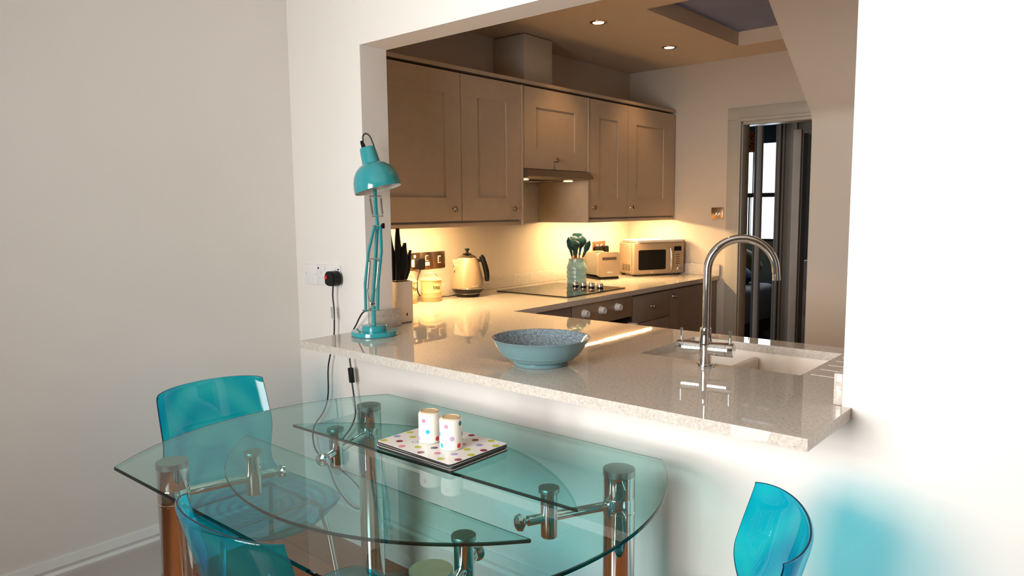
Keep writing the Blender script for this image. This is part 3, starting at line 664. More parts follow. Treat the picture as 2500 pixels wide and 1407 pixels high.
# crock of utensils
CX_, CY_ = .093, 1.976
ck_ = thing('utensil_crock', 'duck-egg blue ribbed ceramic crock behind the hob', 'jar', (CX_, CY_, WT))
pr = [(.056, .0006), (.060, .004), (.0612, .018), (.0580, .029), (.0585, .031), (.0625, .035), (.0632, .048), (.0595, .057), (.0600, .059), (.0640, .063), (.0642, .078), (.0605, .087), (.0610, .089), (.0640, .093), (.063, .105), (.058, .122), (.053, .132), (.0505, .142), (.050, .157), (.0495, .160), (.0455, .160), (.045, .150), (.050, .120), (.056, .100), (.055, .010), (0, .008)]
bm = NB(); lathe(bm, [(r_, WT + z) for r_, z in pr], (CX_, CY_, 0), 56, cap0=True); obj('jar', bm, 'kblue', ck_)
TT = Vector((.62, .785, 0)); NN = Vector((.785, -.62, 0))
def utensil(kind, a, top, lean, dn, label):
    base = Vector((CX_, CY_, WT + .11)) + TT * (a * .5) + NN * dn; tip = Vector((CX_, CY_, top)) + TT * (a + lean) + NN * dn * 1.2
    d = (tip - base).normalized(); sidev = TT - d * TT.dot(d); sidev.normalize(); nn = sidev.cross(d)
    t_ = thing('utensil', label, 'utensil', base, 'silicone kitchen utensils in the crock')
    L = (tip - base).length
    bm = NB(); tube(bm, [base, base + d * L * .36], .006, seg=12); obj('handle', bm, 'wood', t_)
    mm = Matrix((sidev, nn, d)).transposed().to_4x4(); mm.translation = base
    z0 = L * .36
    prof = {'spoon': [(0, .006), (.18, .006), (.36, .008), (.5, .020), (.65, .029), (.8, .030), (.92, .022), (1, .006)],
            'spatula': [(0, .006), (.25, .007), (.45, .014), (.55, .027), (.9, .029), (.97, .026), (1, .018)],
            'ladle': [(0, .006), (.35, .007), (.5, .022), (.65, .033), (.8, .034), (.93, .026), (1, .010)],
            'scraper': [(0, .006), (.3, .009), (.55, .017), (.8, .016), (1, .004)],
            'turner': [(0, .006), (.2, .007), (.4, .010), (.6, .018), (.8, .028), (.95, .030), (1, .020)]}[kind]
    bm = NB(); rings = []
    NS = 24
    def hw(s):
        for (s0, w0), (s1, w1) in zip(prof, prof[1:]):
            if s <= s1:
                q = (s - s0) / (s1 - s0); q = q * q * (3 - 2 * q); return (w0 + (w1 - w0) * q) * 1.12
        return prof[-1][1]
    for k in range(NS + 1):
        s = k / NS; w_ = hw(s); th = .0045 if w_ > .01 else .006; dish = (.010 * math.sin(PI * max(0, (s - .4) / .6)) if kind in ('spoon', 'ladle') else 0)
        rings.append([bm.verts.new(mm @ Vector((w_ * math.cos(2 * PI * q / 16), th * math.sin(2 * PI * q / 16) + dish * (1 - math.cos(2 * PI * q / 16) ** 2), z0 + (L - z0) * s))) for q in range(16)])
    for A, B in zip(rings, rings[1:]):
        for q in range(16): bm.faces.new((A[q], A[(q + 1) % 16], B[(q + 1) % 16], B[q]))
    bm.faces.new(rings[0][::-1]); bm.faces.new(rings[-1]); obj('head', bm, 'oil', t_)
utensil('scraper', -.036, 1.215, -.020, .005, 'slim dark utensil leaning furthest left in the crock')
utensil('ladle', -.010, 1.222, -.008, -.018, 'broad dark ladle at the back of the crock')
utensil('spoon', -.016, 1.195, -.006, .026, 'dark spoon at the front of the crock')
utensil('turner', .012, 1.240, .004, -.030, 'tallest dark turner standing upright in the crock')
utensil('spoon', .024, 1.222, .018, -.012, 'dark round-headed spoon leaning right in the crock')
utensil('scraper', .026, 1.192, .058, .008, 'dark pointed scraper leaning furthest right in the crock')
# toaster
F = Vector((.088, 2.235, WT)); a1 = R(66); e1 = Vector((math.cos(a1), math.sin(a1), 0)); e2 = Vector((-math.sin(a1), math.cos(a1), 0))
to = thing('toaster', 'cream two-slice toaster end-on between the crock and microwave', 'toaster', tuple(F + e1 * .08 + e2 * .1))
mm = frame_mtx(F, e1, e2)
def yzprism(bm, poly, a, b_, mtx, mi=0): prism(bm, poly, a, b_, axes='xzy', mtx=mtx, mi=mi)
bm = NB(); yzprism(bm, rrect(0, .018, .168, .183, .022), .0, .024, mm); obj('end_cap', bm, 'mw', to)
bm = NB(); yzprism(bm, rrect(0, .018, .168, .183, .022), .185, .208, mm); obj('end_cap', bm, 'mw', to)
bm = NB(); yzprism(bm, rrect(.006, .022, .162, .177, .018), .0245, .1845, mm); obj('body', bm, 'brushed', to)
for x in (.052, .096):
    bm = NB(); box(bm, (x, .045, .1772), (x + .022, .165, .1785), mtx=mm); obj('slot', bm, 'black', to)
bm = NB(); box(bm, (.004, .004, .0006), (.164, .204, .0175), bev=.004, mtx=mm); obj('base', bm, 'black', to)
bm = NB(); box(bm, (.030, -.0012, .132), (.140, -.0002, .150), mtx=mm); obj('lever_slot', bm, 'steel', to)
bm = NB(); lathe(bm, [(.0055, 0), (.0055, .0008)], mtx=mm @ zto((.076, -.0002, .048), (0, -1, 0)), seg=20)
for x in (.088, .094, .100, .106): box(bm, (x - .0012, -.001, .043), (x + .0012, -.0002, .053), mtx=mm)
obj('badge', bm, 'gloss_white', to)
# microwave
F = Vector((.160, 2.560, WT)); a1 = R(62); e1 = Vector((math.cos(a1), math.sin(a1), 0)); e2 = Vector((-math.sin(a1), math.cos(a1), 0))
mw = thing('microwave', 'cream retro microwave with chrome handle set across the far corner', 'microwave', tuple(F + e1 * .2 + e2 * .12))
mm = frame_mtx(F, e1, e2); MWW, MWD, MH = .418, .255, .236
bm = NB(); prism(bm, [(.004, .026), (MWW - .004, .026), (MWW - .004, .17), (MWW - .07, MWD), (.035, MWD), (.004, .20)], .014, MH - .002, mtx=mm)
bmesh.ops.bevel(bm, geom=[e for e in bm.edges], offset=.008, segments=3, affect='EDGES', clamp_overlap=True); obj('cabinet', bm, 'mw', mw)
bm = NB(); box(bm, (0, 0, .012), (MWW, .0255, MH), bev=.011, seg=4, mtx=mm); fr_ = obj('front', bm, 'mw', mw)
bm = NB(); prism(bm, rrect(.040, .044, .262, .184, .010), -.0016, -.0002, axes='xzy', mtx=mm); obj('door_window', bm, 'blackglass', mw)
bm = NB(); tube(bm, [mm @ Vector(p) for p in ((.290, -.001, .038), (.290, -.020, .040), (.290, -.026, .055), (.290, -.030, .115), (.290, -.026, .178), (.290, -.020, .193), (.290, -.001, .195))], .0075, seg=14, smooth=2); obj('handle', bm, 'chrome', mw)
bm = NB(); box(bm, (.332, -.0014, .172), (.392, -.0002, .204), mtx=mm); obj('display', bm, 'blackglass', mw)
for k in range(5):
    bm = NB(); box(bm, (.346, -.0022, .143 - k * .016), (.378, -.0002, .149 - k * .016), bev=.001, mtx=mm); obj('button', bm, 'steel', mw)
bm = NB(); lathe(bm, [(.019, 0), (.018, .004), (.013, .006), (.012, .016), (.010, .018), (0, .018)], mtx=mm @ zto((.362, -.0005, .050), (0, -1, 0)), seg=28); obj('dial', bm, 'chrome', mw)
bm = NB()
for i in range(3):
    for j in range(5): box(bm, (.0025, .050 + i * .038, .040 + j * .009), (.0038, .078 + i * .038, .044 + j * .009), mtx=mm)
obj('vent', bm, 'black', mw)
for x, y in ((.03, .035), (.38, .035), (.05, .22), (.33, .21)):
    bm = NB(); lathe(bm, [(.014, .0006), (.014, .0125)], mtx=mm @ Matrix.Translation((x, y, 0)), seg=20); obj('foot', bm, 'black', mw)
text('Swan', .013, mm @ frame_mtx((.150, -.0004, .024), (1, 0, 0), (0, 0, 1)), 'gloss_white', mw, depth=.0003)
# tray on the microwave
ty = thing('tray', 'white tray with coloured spots lying on top of the microwave', 'tray', tuple(F + e1 * .2 + e2 * .12 + Vector((0, 0, MH))))
bm = NB()
o0 = rrect(.035, -.004, .415, .215, .03); o1 = rrect(.022, -.018, .428, .228, .035)
z_ = MH + .0006
r0 = [bm.verts.new(mm @ Vector((x, y, z_))) for x, y in o0]; r1 = [bm.verts.new(mm @ Vector((x, y, z_ + .016))) for x, y in o1]; r2 = [bm.verts.new(mm @ Vector((x, y, z_ + .003))) for x, y in rrect(.038, -.001, .412, .212, .03)]
N = len(r0)
for A, B in ((r0, r1), (r1, r2)):
    for i in range(N): bm.faces.new((A[i], A[(i + 1) % N], B[(i + 1) % N], B[i]))
bm.faces.new(r0[::-1]); bm.faces.new(r2)
random.seed(5)
for k, (x, y) in enumerate([(.08 + .065 * (i % 5) + .02 * (i // 5), .03 + .06 * (i // 5)) for i in range(15)]):
    lathe(bm, [(.011, z_ + .0034), (.011, z_ + .0038)], mtx=mm @ Matrix.Translation((x, y, 0)), seg=18, mi=1 + k % 4)
obj('tray_body', bm, ['matwhite', 'd_red', 'd_yellow', 'd_lilac', 'd_plum'], ty)
# light switch by the door
sw = thing('light_switch', 'small square bronze light switch on the far wall beside the door', 'switch', (.575, YF, 1.315))
bm = NB(); box(bm, (.532, YF - .007, 1.313), (.618, YF - .0005, 1.395), bev=.002); obj('plate', bm, 'bronze', sw)
for x in (.565, .585):
    bm = NB(); box(bm, (x - .007, YF - .012, 1.338), (x + .007, YF - .0072, 1.366), bev=.001); obj('toggle', bm, 'chrome', sw)

# ------------------------------------------------------------------ tap
TP = Vector((1.827, .206, WT)); tt = Vector((.903, .43, 0)); tb = Vector((.43, -.903, 0))
tap = thing('kitchen_tap', 'tall chrome swan-neck mixer tap with two levers at the sink', 'tap', tuple(TP))
bm = NB(); lathe(bm, [(.026, WT + .0006), (.0265, WT + .004), (.0255, WT + .0085), (.0200, WT + .0095), (.0190, WT + .022), (.0185, WT + .045), (.0200, WT + .055), (.0195, WT + .075), (.0175, WT + .088), (.0165, WT + .108), (.0170, WT + .116), (.0160, WT + .1185)], (TP.x, TP.y, 0), 40); obj('column', bm, 'chrome', tap)
cd_ = Vector((.985, .17, 0)).normalized()
bm = NB(); c0 = TP + Vector((0, 0, .056))
for s in (-1, 1):
    lathe(bm, [(.0185, 0), (.0205, .030), (.0210, .050)], mtx=zto(c0 + cd_ * s * .012, cd_ * s), seg=36)
obj('cross_body', bm, 'chrome', tap)
for s in (-1, 1):
    bm = NB(); lathe(bm, [(.0205, .0004), (.0212, .001), (.0212, .020), (.0195, .0222), (0, .0225)], mtx=zto(c0 + cd_ * s * .0622, cd_ * s), seg=36); h_ = obj('handle', bm, 'chrome', tap)
    bm = NB(); tube(bm, [c0 + cd_ * s * .073 + Vector((0, 0, .019)), c0 + cd_ * s * .073 + Vector((0, 0, .056))], .0042, seg=14); obj('lever', bm, 'chrome', h_)
bm = NB()
pts = [TP + Vector((0, 0, .119)) + tt * .002]
pts += [TP + tt * .002 + Vector((0, 0, .119 + .162 * k / 6)) for k in range(1, 7)]
ar = .0955
for k in range(1, 31):
    a = R(180 - k * 6.0); pts.append(TP + tt * (.002 + ar + ar * math.cos(a)) + Vector((0, 0, .2885 + ar * math.sin(a))))
pts.append(pts[-1] + Vector((0, 0, -.008)) + tt * .0012)
tube(bm, pts, .0122, seg=28, radii=lambda s: .0122 if s < .8 else .0122 - .0012 * (s - .8) / .2); obj('spout', bm, 'chrome', tap)
bm = NB(); e_ = pts[-1]; tube(bm, [e_ + Vector((0, 0, .001)), e_ + Vector((0, 0, -.017)) + tt * .001], .0112, seg=28); obj('aerator', bm, 'chrome', tap)

# ------------------------------------------------------------------ bowl
bw = thing('bowl', 'large empty blue-green glazed bowl with speckled grey inside on the breakfast bar', 'bowl', (1.415, -.068, WT))
bm = NB()
outp = [(.080, .0006), (.083, .0008), (.085, .006), (.082, .010), (.094, .016), (.106, .022), (.1065, .0235), (.118, .032), (.1185, .034), (.128, .044), (.1286, .046), (.136, .056), (.1366, .058), (.142, .068), (.1465, .078), (.1515, .083)]
inp_ = [(.1505, .0843), (.1475, .0835), (.142, .076), (.130, .055), (.112, .034), (.088, .020), (.05, .014), (0, .012)]
lathe(bm, [(r_, WT + z) for r_, z in outp], (1.415, -.068, 0), 96, mi=0, cap1=False)
lathe(bm, [(r_, WT + z) for r_, z in [outp[-1]] + inp_], (1.415, -.068, 0), 96, mi=1, cap0=False)
bmesh.ops.remove_doubles(bm, verts=bm.verts, dist=1e-5); obj('bowl_body', bm, ['bowlout', 'bowlin'], bw)

# ------------------------------------------------------------------ anglepoise lamp
LP = Vector((.590, -.052, WT)); lt = Vector((.62, .785, 0)); ln = Vector((.785, -.62, 0))
def L(a, z, d=0): return LP + lt * a + ln * d + Vector((0, 0, z))
lamp = thing('desk_lamp', 'tall teal jointed-arm desk lamp on the left end of the bar', 'lamp', tuple(LP))
bm = NB(); lathe(bm, [(.086, WT + .0006), (.0885, WT + .003), (.0885, WT + .016), (.087, WT + .0185), (.050, WT + .0190), (.048, WT + .0195), (.048, WT + .037), (.046, WT + .0385), (0, WT + .0385)], (LP.x, LP.y, 0), 64); obj('base', bm, 'teal', lamp)
bm = NB(); cyl(bm, L(-.002, .039), L(-.002, .112), .0085); obj('post', bm, 'teal', lamp)
def bar(pts, w_=.0045, name='arm_bar'):
    bm = NB(); tube(bm, pts, w_ * 1.25, seg=4); return obj(name, bm, 'teal', lamp, sharp=30)
bar([L(-.031, .094, .006), L(-.030, .20, .006), L(-.014, .320, .006), L(.012, .420, .006)])
bar([L(.014, .094, .006), L(.019, .20, .006), L(.034, .320, .006), L(.034, .420, .006)])
bar([L(-.006, .112, -.010), L(.006, .22, -.012), L(.014, .32, -.012), L(.022, .420, -.010)], .0055)
for p_, q_, rr_ in ((L(-.043, .098, .006), L(.024, .096, .006), .0028), (L(-.020, .293, .006), L(.036, .293, .006), .0028), (L(.004, .417, .004), L(.044, .417, .004), .0032)):
    bm = NB(); cyl(bm, p_, q_, rr_, seg=12); obj('cross_pin', bm, 'chrome', lamp)
def spring(p0, p1, r_=.0036, turns=38):
    p0 = Vector(p0); p1 = Vector(p1); d = p1 - p0; mm_ = zto(p0, d); Ln = d.length; pts = []
    for k in range(turns * 8 + 1):
        s = k / (turns * 8); pts.append(mm_ @ Vector((r_ * math.cos(2 * PI * turns * s), r_ * math.sin(2 * PI * turns * s), .006 + (Ln - .012) * s)))
    bm = NB(); tube(bm, [p0, pts[0]] + pts + [pts[-1], p1], .0013, seg=5); return obj('spring', bm, 'brushed', lamp)
spring(L(-.010, .292, .006), L(-.023, .172, .006)); spring(L(.024, .292, .006), L(.010, .172, .006))
bm = NB(); tube(bm, [L(-.023, .172, .006), L(-.018, .140, .006), L(-.006, .118, .004)], .0016, seg=8); tube(bm, [L(.010, .172, .006), L(.008, .128, .006)], .0016, seg=8); obj('spring_link', bm, 'brushed', lamp)
bm = NB(); box(bm, (-.010, -.012, 0), (.010, .012, .016), bev=.002, mtx=frame_mtx(L(-.004, .112), lt, (-ln.x, -ln.y, 0))); obj('clamp_block', bm, 'chrome', lamp)
bm = NB(); lathe(bm, [(.006, 0), (.0105, .004), (.0105, .012), (.006, .014)], mtx=zto(L(.036, .417, .004), lt), seg=12); obj('joint_knob', bm, 'black', lamp)
bar([L(.023, .405, 0), L(.018, .48, 0), L(.016, .575, -.004)], .0058, 'upper_arm')
for s, a, b_ in ((-1, -.003, .007), (1, .037, .043)):
    spring(L(a, .526, .004), L(b_ - .001, .456, .004), .0032, 24)
for p_, q_ in ((L(-.006, .529, .004), L(.040, .529, .004)), (L(.003, .454, .004), L(.045, .454, .004))):
    bm = NB(); cyl(bm, p_, q_, .0024, seg=10); obj('cross_pin', bm, 'chrome', lamp)
ax = (lt * -.225 + Vector((0, 0, .965)) + ln * -.10).normalized(); rimc = L(.029, .553, .002); sm = zto(rimc, ax)
bm = NB()
shp = [(.0885, 0), (.0890, .002), (.0885, .018), (.0850, .040), (.0775, .062), (.0660, .080), (.0520, .093), (.0385, .1005), (.0345, .103), (.0330, .112), (.0300, .150), (.0290, .160), (.0270, .1625), (0, .1628)]
lathe(bm, shp, mtx=sm, seg=72, cap0=False, mi=0)
lathe(bm, [(.0875, .0003), (.0872, .018), (.0838, .040), (.0763, .062), (.0645, .079), (.0505, .0915), (.0300, .100), (0, .100)], mtx=sm, seg=72, cap0=False, mi=1)
lathe(bm, [(.0885, 0), (.0875, .0003)], mtx=sm, seg=72, cap0=False, cap1=False, mi=0)
shade = obj('lamp_shade', bm, ['teal', 'shade_in'], lamp)
bm = NB(); lathe(bm, [(.0125, .098), (.0130, .080), (.0200, .062), (.0285, .042), (.0295, .030), (.026, .016), (.016, .006), (0, .003)][::-1], mtx=sm, seg=32); obj('bulb', bm, 'bulbglass', shade)
bm = NB(); lathe(bm, [(.0135, .070), (.0145, .072), (.0145, .0985)], mtx=sm, seg=24); obj('bulb_holder', bm, 'wplastic', shade)
bm = NB(); cyl(bm, L(.016, .560, -.004), rimc + ax * .085, .005); obj('shade_bracket', bm, 'teal', shade)
tp0 = sm @ Vector((0, 0, .163))
bm = NB(); lathe(bm, [(.0085, 0), (.0065, .022), (.0045, .026)], mtx=zto(tp0 - lt * .012, (ax - lt * .08)), seg=16); obj('cord_grip', bm, 'black', shade)
g0 = tp0 - lt * .013 + Vector((0, 0, .024))
bm = NB(); tube(bm, [g0, g0 + Vector((0, 0, .014)) - lt * .003, g0 + Vector((0, 0, .030)) + lt * .006, g0 + Vector((0, 0, .022)) + lt * .024, g0 - Vector((0, 0, .010)) + lt * .036, tp0 + lt * .027 + Vector((0, 0, .0))], .0028, smooth=3); obj('cable_loop', bm, 'rubber', shade)
# cable run: foot of the arm, over the back of the bar end, inline switch, loops, up to the plug
bm = NB(); tube(bm, [(.585, -.040, 1.026), (.560, -.060, 1.012), (.521, -.052, 1.003), (.484, -.045, .970), (.448, -.030, .942), (.416, -.022, .918), (.405, -.024, .88), (.398, -.03, .820), (.404, -.035, .790), (.410, -.035, .762)], .0032, smooth=2); obj('cable', bm, 'rubber', lamp)
bm = NB(); box(bm, (-.0125, -.006, -.031), (.0125, .008, .031), bev=.004, seg=3, mtx=Matrix.Translation((.412, -.037, .733)) @ Matrix.Rotation(R(-7), 4, 'Y')); obj('inline_switch', bm, 'black', lamp)
bm = NB(); tube(bm, [(.415, -.036, .703), (.422, -.036, .665), (.428, -.036, .63), (.436, -.036, .575), (.40, -.036, .51), (.345, -.036, .46), (.30, -.036, .40), (.272, -.036, .365), (.30, -.036, .32), (.37, -.036, .30), (.44, -.036, .27), (.50, -.036, .215), (.42, -.04, .16), (.28, -.036, .22), (.215, -.03, .325), (.13, -.03, .35), (.108, -.03, .42), (.135, -.03, .48), (.20, -.03, .535), (.243, -.03, .613), (.243, -.03, .736), (.264, -.03, .795), (.295, -.03, .87), (.302, -.03, .93), (.303, -.03, 1.0), (.296, -.03, 1.045), (.305, -.032, 1.092)], .0032, smooth=2); obj('cable', bm, 'rubber', lamp)
bm = NB(); prism(bm, [(-.006, -.026), (.012, -.030), (.010, .020), (-.010, .022)], -.0455, -.0448, axes='xzy', mtx=Matrix.Translation((.303, .005, .982))); obj('cable_tag', bm, 'label', lamp)
bm = NB(); prism(bm, [(.272, 1.098), (.290, 1.090), (.322, 1.090), (.334, 1.100), (.336, 1.128), (.328, 1.144), (.318, 1.150), (.288, 1.150), (.276, 1.142), (.271, 1.128)], -.050, -.0096, axes='xzy'); bmesh.ops.bevel(bm, geom=[e for e in bm.edges], offset=.003, segments=2, affect='EDGES', clamp_overlap=True)
pg = obj('plug', bm, 'black', lamp)
bm = NB(); box(bm, (.276, -.0528, 1.118), (.292, -.0502, 1.132), bev=.001); obj('plug_light', bm, 'red', pg, label='red square on the plug')
# white wall plates
bp_ = thing('blanking_plate', 'white single cable-outlet plate at the left on the dining wall', 'wall plate', (.115, 0, 1.09))
bm = NB(); box(bm, (.072, -.008, 1.084), (.160, -.0005, 1.170), bev=.003); obj('plate', bm, 'wplastic', bp_)
bm = NB(); box(bm, (.103, -.0092, 1.100), (.129, -.0081, 1.156), bev=.0005); obj('cover_strip', bm, 'wplastic', bp_)
for x in (.080, .150):
    bm = NB(); lathe(bm, [(.003, 0), (.003, .0008)], mtx=zto((x, -.008, 1.128), (0, -1, 0)), seg=12); obj('screw', bm, 'gplastic', bp_)
ds_ = thing('double_socket', 'white double wall socket holding the black lamp plug', 'socket', (.24, 0, 1.09))
bm = NB(); box(bm, (.1625, -.009, 1.085), (.320, -.0005, 1.171), bev=.003); obj('plate', bm, 'wplastic', ds_)
for x0, m_x in ((.185, .171), (.262, .310)):
    bm = NB(); box(bm, (x0 + .010, -.0125, 1.148), (x0 + .036, -.0092, 1.166), bev=.001); obj('rocker', bm, 'wplastic', ds_)
    bm = NB(); box(bm, (m_x - .003, -.0098, 1.152), (m_x + .006, -.0091, 1.159)); obj('switch_mark', bm, 'black', ds_)
bm = NB(); box(bm, (.190, -.0095, 1.132), (.193, -.0091, 1.143)); box(bm, (.179, -.0095, 1.113), (.184, -.0091, 1.117)); box(bm, (.199, -.0095, 1.113), (.204, -.0091, 1.117)); obj('pin_holes', bm, 'gplastic', ds_)

# ------------------------------------------------------------------ glass table
GT, GB = .742, .7315
tb_ = thing('dining_table', 'barrel-shaped clear green glass dining table on four chrome column legs', 'table', (1.34, -.6, 0))
def arc(p0, p1, bulge, n_=24):
    p0 = Vector(p0); p1 = Vector(p1); ch_ = p1 - p0; Lc = ch_.length; rr = (Lc * Lc / 4 + bulge * bulge) / (2 * abs(bulge)); nrm = Vector((ch_.y, -ch_.x)).normalized() * (1 if bulge > 0 else -1)
    c = (p0 + p1) / 2 - nrm * (rr - abs(bulge)); out = []
    a0 = math.atan2((p0 - c).y, (p0 - c).x); a1_ = math.atan2((p1 - c).y, (p1 - c).x); da = a1_ - a0
    while da > PI: da -= 2 * PI
    while da < -PI: da += 2 * PI
    for k in range(n_ + 1): a = a0 + da * k / n_; out.append((c.x + rr * math.cos(a), c.y + rr * math.sin(a)))
    return out
def glass_slab(name, outline, z0, z1, parent):
    bm = NB(); N = len(outline); c = Vector((sum(p[0] for p in outline) / N, sum(p[1] for p in outline) / N))
    def ring(ins, z):
        out = []
        for i in range(N):
            a = Vector(outline[i - 1]); b_ = Vector(outline[i]); d = Vector(outline[(i + 1) % N])
            t_ = ((b_ - a).normalized() + (d - b_).normalized()).normalized(); nrm = Vector((t_.y, -t_.x))
            if nrm.dot(b_ - c) < 0: nrm = -nrm
            q = b_ - nrm * ins; out.append(bm.verts.new((q.x, q.y, z)))
        return out
    rs = [ring(.0016, z1), ring(0, z1 - .0020), ring(0, z0 + .0025), ring(.0025, z0)]
    bm.faces.new(rs[0]).material_index = 0; bm.faces.new(rs[3][::-1]).material_index = 0
    for q, (A, B) in enumerate(zip(rs, rs[1:])):
        for i in range(N): bm.faces.new((A[i], A[(i + 1) % N], B[(i + 1) % N], B[i])).material_index = 2 if q == 0 else 1
    return obj(name, bm, ['glass', 'glassedge', 'glassarris'], parent, sharp=25)
# outline counter-clockwise: back-left, left bulge, front-left, front edge, right bulge, back-right
lf_ = arc((.790, -.160), (.817, -1.090), .165)
rt_ = arc((1.900, -1.075), (1.885, -.150), .160)
glass_slab('tabletop', lf_ + rt_, GB, GT, tb_)
LZ1, LZ0 = .7215, .7125
la = arc((.790, -.548), (1.868, -.508), -.255, 40); glass_slab('crescent_leaf', la, LZ0, LZ1, tb_)
lb = arc((.770, -.697), (1.880, -.690), .272, 40); glass_slab('crescent_leaf', lb, LZ0, LZ1, tb_)
LEGS = [((.851, -.957), (.902, -.751)), ((.815, -.266), (.900, -.466)), ((1.812, -.247), (1.724, -.428)), ((1.825, -.918), (1.744, -.749))]
for (x, y), (sx, sy) in LEGS:
    bm = NB(); lathe(bm, [(.041, .0005), (.041, .612), (.0425, .613), (.0425, .618), (.041, .619), (.041, .655), (.0405, .656), (.041, .657), (.041, .7125)], (x, y, 0), 56); lg = obj('leg', bm, 'chrome', tb_)
    bm = NB(); lathe(bm, [(.0412, .7127), (.0412, .7290), (.0402, .7298)], (x, y, 0), 56); obj('leg_cap', bm, 'brushed', lg)
    d = Vector((sx - x, sy - y, 0)).normalized(); p0 = Vector((x, y, .636)) + d * .038; sp = Vector((sx, sy, .636)); p1 = sp + d * .058
    bm = NB(); tube(bm, [p0, p1], .0125, seg=24); am = obj('support_arm', bm, 'chrome', tb_)
    bm = NB(); lathe(bm, [(.006, 0), (.006, .008), (.016, .012), (.0215, .020), (.019, .029), (.010, .034), (0, .0355)], mtx=zto(p1, d), seg=32); obj('arm_knob', bm, 'chrome', am)
    bm = NB(); lathe(bm, [(.0195, .586), (.0212, .589), (.0212, .7010)], (sx, sy, 0), 40); po = obj('support_post', bm, 'chrome', tb_)
    bm = NB(); lathe(bm, [(.0262, .7012), (.0265, .7110), (.0258, .7120)], (sx, sy, 0), 40); obj('post_cap', bm, 'brushed', po)

# placemats
DM = ['yellow', 'green', 'plum', 'lilac', 'pink', 'slate']
def placemat(z, dx, dy, rz, label):
    t_ = local_thing('placemat', label, 'placemat', (1.376 + dx, -.458 + dy, z), rz, 'spotted placemats stacked on the table')
    w_, h_ = .148, .109
    bm = NB(); prism(bm, rrect(-w_, -h_, w_, h_, .012), 0, .0038, mi=0); obj('board', bm, ['matedge'], t_)
    bm = NB(); prism(bm, rrect(-w_ + .0006, -h_ + .0006, w_ - .0006, h_ - .0006, .0115), .0039, .0044, mi=0)
    k = 0
    for i in range(8):
        for j in range(5):
            x = -.134 + i * .0385; y = -.092 + j * .047 + (.0235 if i % 2 else 0)
            if abs(x) > w_ - .008 or abs(y) > h_ - .006: continue
            mi_ = 1 + (i * 2 + j * 3 + (i * j) % 2) % 6
            lathe(bm, [(.0098, .0045), (.0098, .00465)], (x, y, 0), 20, mi=mi_)
            lathe(bm, [(.0058, .00466), (.0058, .00475)], (x - .0008, y + .0005, 0), 16, mi=7 if mi_ == 2 else mi_)
    obj('face', bm, ['matwhite'] + ['d_' + q for q in DM] + ['matwhite'], t_)
    return t_
placemat(GT + .0006, .002, .001, R(-.5), 'spotted placemat at the very bottom of the stack on the glass table')
placemat(GT + .0056, -.002, -.001, R(.6), 'spotted placemat second from the bottom of the stack')
placemat(GT + .0106, .001, .001, R(0), 'spotted placemat just under the topmost one')
placemat(GT + .0156, 0, 0, R(-1), 'topmost spotted placemat carrying the two upturned beakers')
PZ = GT + .0156 + .0050
def beaker(x, y, dots, label):
    t_ = thing('beaker', label, 'beaker', (x, y, PZ), 'spotted beakers upside down on the placemats')
    rr = .0305; hh = .083
    bm = NB(); lathe(bm, [(rr - .002, .0), (rr, .002), (rr, .077), (rr - .0015, .081), (rr - .004, .0825)], (x, y, PZ), 64, cap1=True)
    ca = math.atan2(-1.788 - y, 2.777 - x)
    for a, z, mi_, sz in dots:
        a = ca + a; ring = [bm.verts.new((x + (rr + .0003) * math.cos(a + sz * math.cos(q) / rr), y + (rr + .0003) * math.sin(a + sz * math.cos(q) / rr), PZ + z + sz * 1.05 * math.sin(q))) for q in [2 * PI * k / 24 for k in range(24)]]
        cv = bm.verts.new((x + (rr + .0005) * math.cos(a), y + (rr + .0005) * math.sin(a), PZ + z))
        for k in range(24): bm.faces.new((ring[k], ring[(k + 1) % 24], cv)).material_index = mi_
    obj('body', bm, ['china', 'd_pink', 'd_blue', 'd_purple', 'd_red', 'd_dteal'], t_, fix=False)
    bm = NB(); lathe(bm, [(rr - .0045, .0826), (rr - .0050, .0850), (rr - .0075, .0855), (rr - .0085, .0835), (0, .0832)], (x, y, PZ), 48); obj('foot_ring', bm, 'biscuit', t_)
beaker(1.343, -.470, [(-.55, .064, 1, .0058), (-.2, .034, 2, .0058), (-1.15, .012, 3, .0062), (.72, .0125, 4, .0062), (1.4, .05, 5, .006), (2.4, .03, 1, .006)], 'cream spotted beaker upside down at the back left of the placemats')
beaker(1.430, -.474, [(-.42, .066, 1, .0058), (.95, .071, 5, .0062), (-1.28, .042, 2, .006), (.08, .033, 3, .0062), (-.95, .0125, 2, .0062), (.75, .012, 4, .0066), (1.42, .04, 5, .006), (2.5, .05, 1, .006)], 'cream spotted beaker upside down at the front right of the placemats')

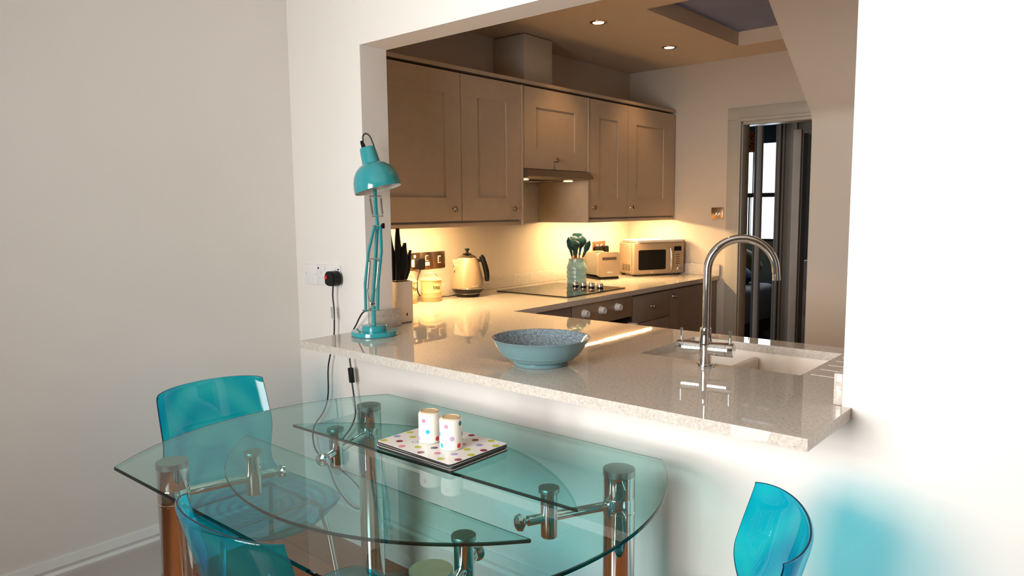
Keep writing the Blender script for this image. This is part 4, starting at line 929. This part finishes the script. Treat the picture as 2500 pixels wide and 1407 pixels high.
# ------------------------------------------------------------------ chairs
def chair_shell(bm):
    # side profile (y, z), front lip to back top, faces +y
    P = [(.288, .415), (.282, .436), (.25, .445), (.18, .446), (.08, .441), (-.02, .438), (-.11, .440), (-.152, .450), (-.178, .475), (-.193, .515), (-.206, .57), (-.224, .64), (-.246, .72), (-.266, .79), (-.268, .806)]
    W = [.115, .165, .195, .218, .230, .230, .222, .212, .204, .199, .197, .195, .193, .190, .187]
    # resample with Catmull-Rom
    def cr(L_, t):
        i = min(int(t), len(L_) - 2); f = t - i; g = lambda k: L_[max(0, min(len(L_) - 1, k))]
        a, b_, c, d = g(i - 1), g(i), g(i + 1), g(i + 2)
        fn = lambda p, q, r_, s: .5 * ((2 * q) + (-p + r_) * f + (2 * p - 5 * q + 4 * r_ - s) * f * f + (-p + 3 * q - 3 * r_ + s) * f ** 3)
        return tuple(fn(*v_) for v_ in zip(a, b_, c, d)) if isinstance(a, tuple) else fn(a, b_, c, d)
    NV, NU = 84, 40; th = .0085
    pts = []
    for j in range(NV + 1):
        t = (len(P) - 1) * j / NV; y, z = cr(P, t); hw = cr(W, t); row = []
        bk = max(0, min(1, (z - .45) / .22)); bk = bk * bk * (3 - 2 * bk)
        for i in range(NU + 1):
            u_ = -1 + 2 * i / NU
            yy = y + bk * .072 * u_ * u_ + (1 - bk) * 0; zz = z + (1 - bk) * (.016 * u_ * u_ - .010) - bk * (z - .45) * .035 * u_ * u_
            if j < 14: yy -= .045 * u_ * u_ * (1 - j / 14)   # rounded front
            row.append(Vector((hw * math.sin(u_ * PI / 2 * .82) / math.sin(PI / 2 * .82), yy, zz)))
        pts.append(row)
    def nrm(i, j):
        a = pts[min(j + 1, NV)][i] - pts[max(j - 1, 0)][i]; b_ = pts[j][min(i + 1, NU)] - pts[j][max(i - 1, 0)]
        return a.cross(b_).normalized()
    top = []; bot = []
    for j in range(NV + 1):
        tr_, br_ = [], []
        for i in range(NU + 1):
            p = pts[j][i]; n_ = nrm(i, j); 
            if (p.z < .5 and n_.z < 0) or (p.z >= .5 and n_.y < 0): n_ = -n_
            q = Vector((p.x, (p.y - .04) * .8, 0)).length; rip = .0016 * math.sin(q * 2 * PI / .032) * max(0, 1 - (q / .2) ** 2) if p.z < .5 else 0
            e = min(1, min(i, NU - i) / 1.5, min(j, NV - j) / 1.5); hh = th / 2 * (.45 + .55 * e)
            tr_.append(bm.verts.new(p + n_ * (hh + rip))); br_.append(bm.verts.new(p - n_ * hh))
        top.append(tr_); bot.append(br_)
    for j in range(NV):
        for i in range(NU):
            bm.faces.new((top[j][i], top[j][i + 1], top[j + 1][i + 1], top[j + 1][i])); bm.faces.new((bot[j][i], bot[j + 1][i], bot[j + 1][i + 1], bot[j][i + 1]))
    def rim(A, B):
        for k in range(len(A) - 1): bm.faces.new((A[k], A[k + 1], B[k + 1], B[k])).material_index = 1
    rim([r_[0] for r_ in top], [r_[0] for r_ in bot]); rim([r_[-1] for r_ in top], [r_[-1] for r_ in bot]); rim(top[0], bot[0]); rim(top[-1], bot[-1])
M['plasticedge'] = sheet('turquoise_plastic_edge', (.02, .12, .18), 1.3, .25, grazing=False)
def make_chair(loc, rz, label):
    t_ = local_thing('dining_chair', label, 'chair', loc, rz, 'turquoise clear plastic dining chairs')
    bm = NB(); chair_shell(bm); obj('seat_shell', bm, ['plastic', 'plasticedge'], t_, sharp=50)
    bm = NB(); tube(bm, [(-.150, -.120, .421), (-.150, .140, .423), (.150, .140, .423), (.150, -.120, .421), (-.150, -.120, .421)], .0075, seg=12); obj('seat_frame', bm, 'chrome', t_)
    for sx, sy in ((-1, 1), (1, 1), (-1, -1), (1, -1)):
        top = (sx * .150, .140 if sy > 0 else -.120, .421); foot = (sx * .215, .225 if sy > 0 else -.245, .0005)
        mid = (sx * .180, (.170 if sy > 0 else -.155), .40)
        bm = NB(); tube(bm, [top, mid, foot], .0095, seg=16, smooth=1); lg = obj('leg', bm, 'chrome', t_)
        bm = NB(); cyl(bm, (foot[0], foot[1], .0003), (foot[0], foot[1], .012), .011, seg=16); obj('foot', bm, 'wplastic', lg)
    return t_
c1 = make_chair((.590, -.606, 0), R(-90), 'turquoise clear plastic chair at the left end of the table, back to the left wall')
dup(c1, (1.455, -.912, 0), R(0), 'turquoise clear plastic chair at the front of the table, seen from behind')
dup(c1, (2.102, -.540, 0), R(119), 'bright turquoise clear plastic chair at the right end of the table')
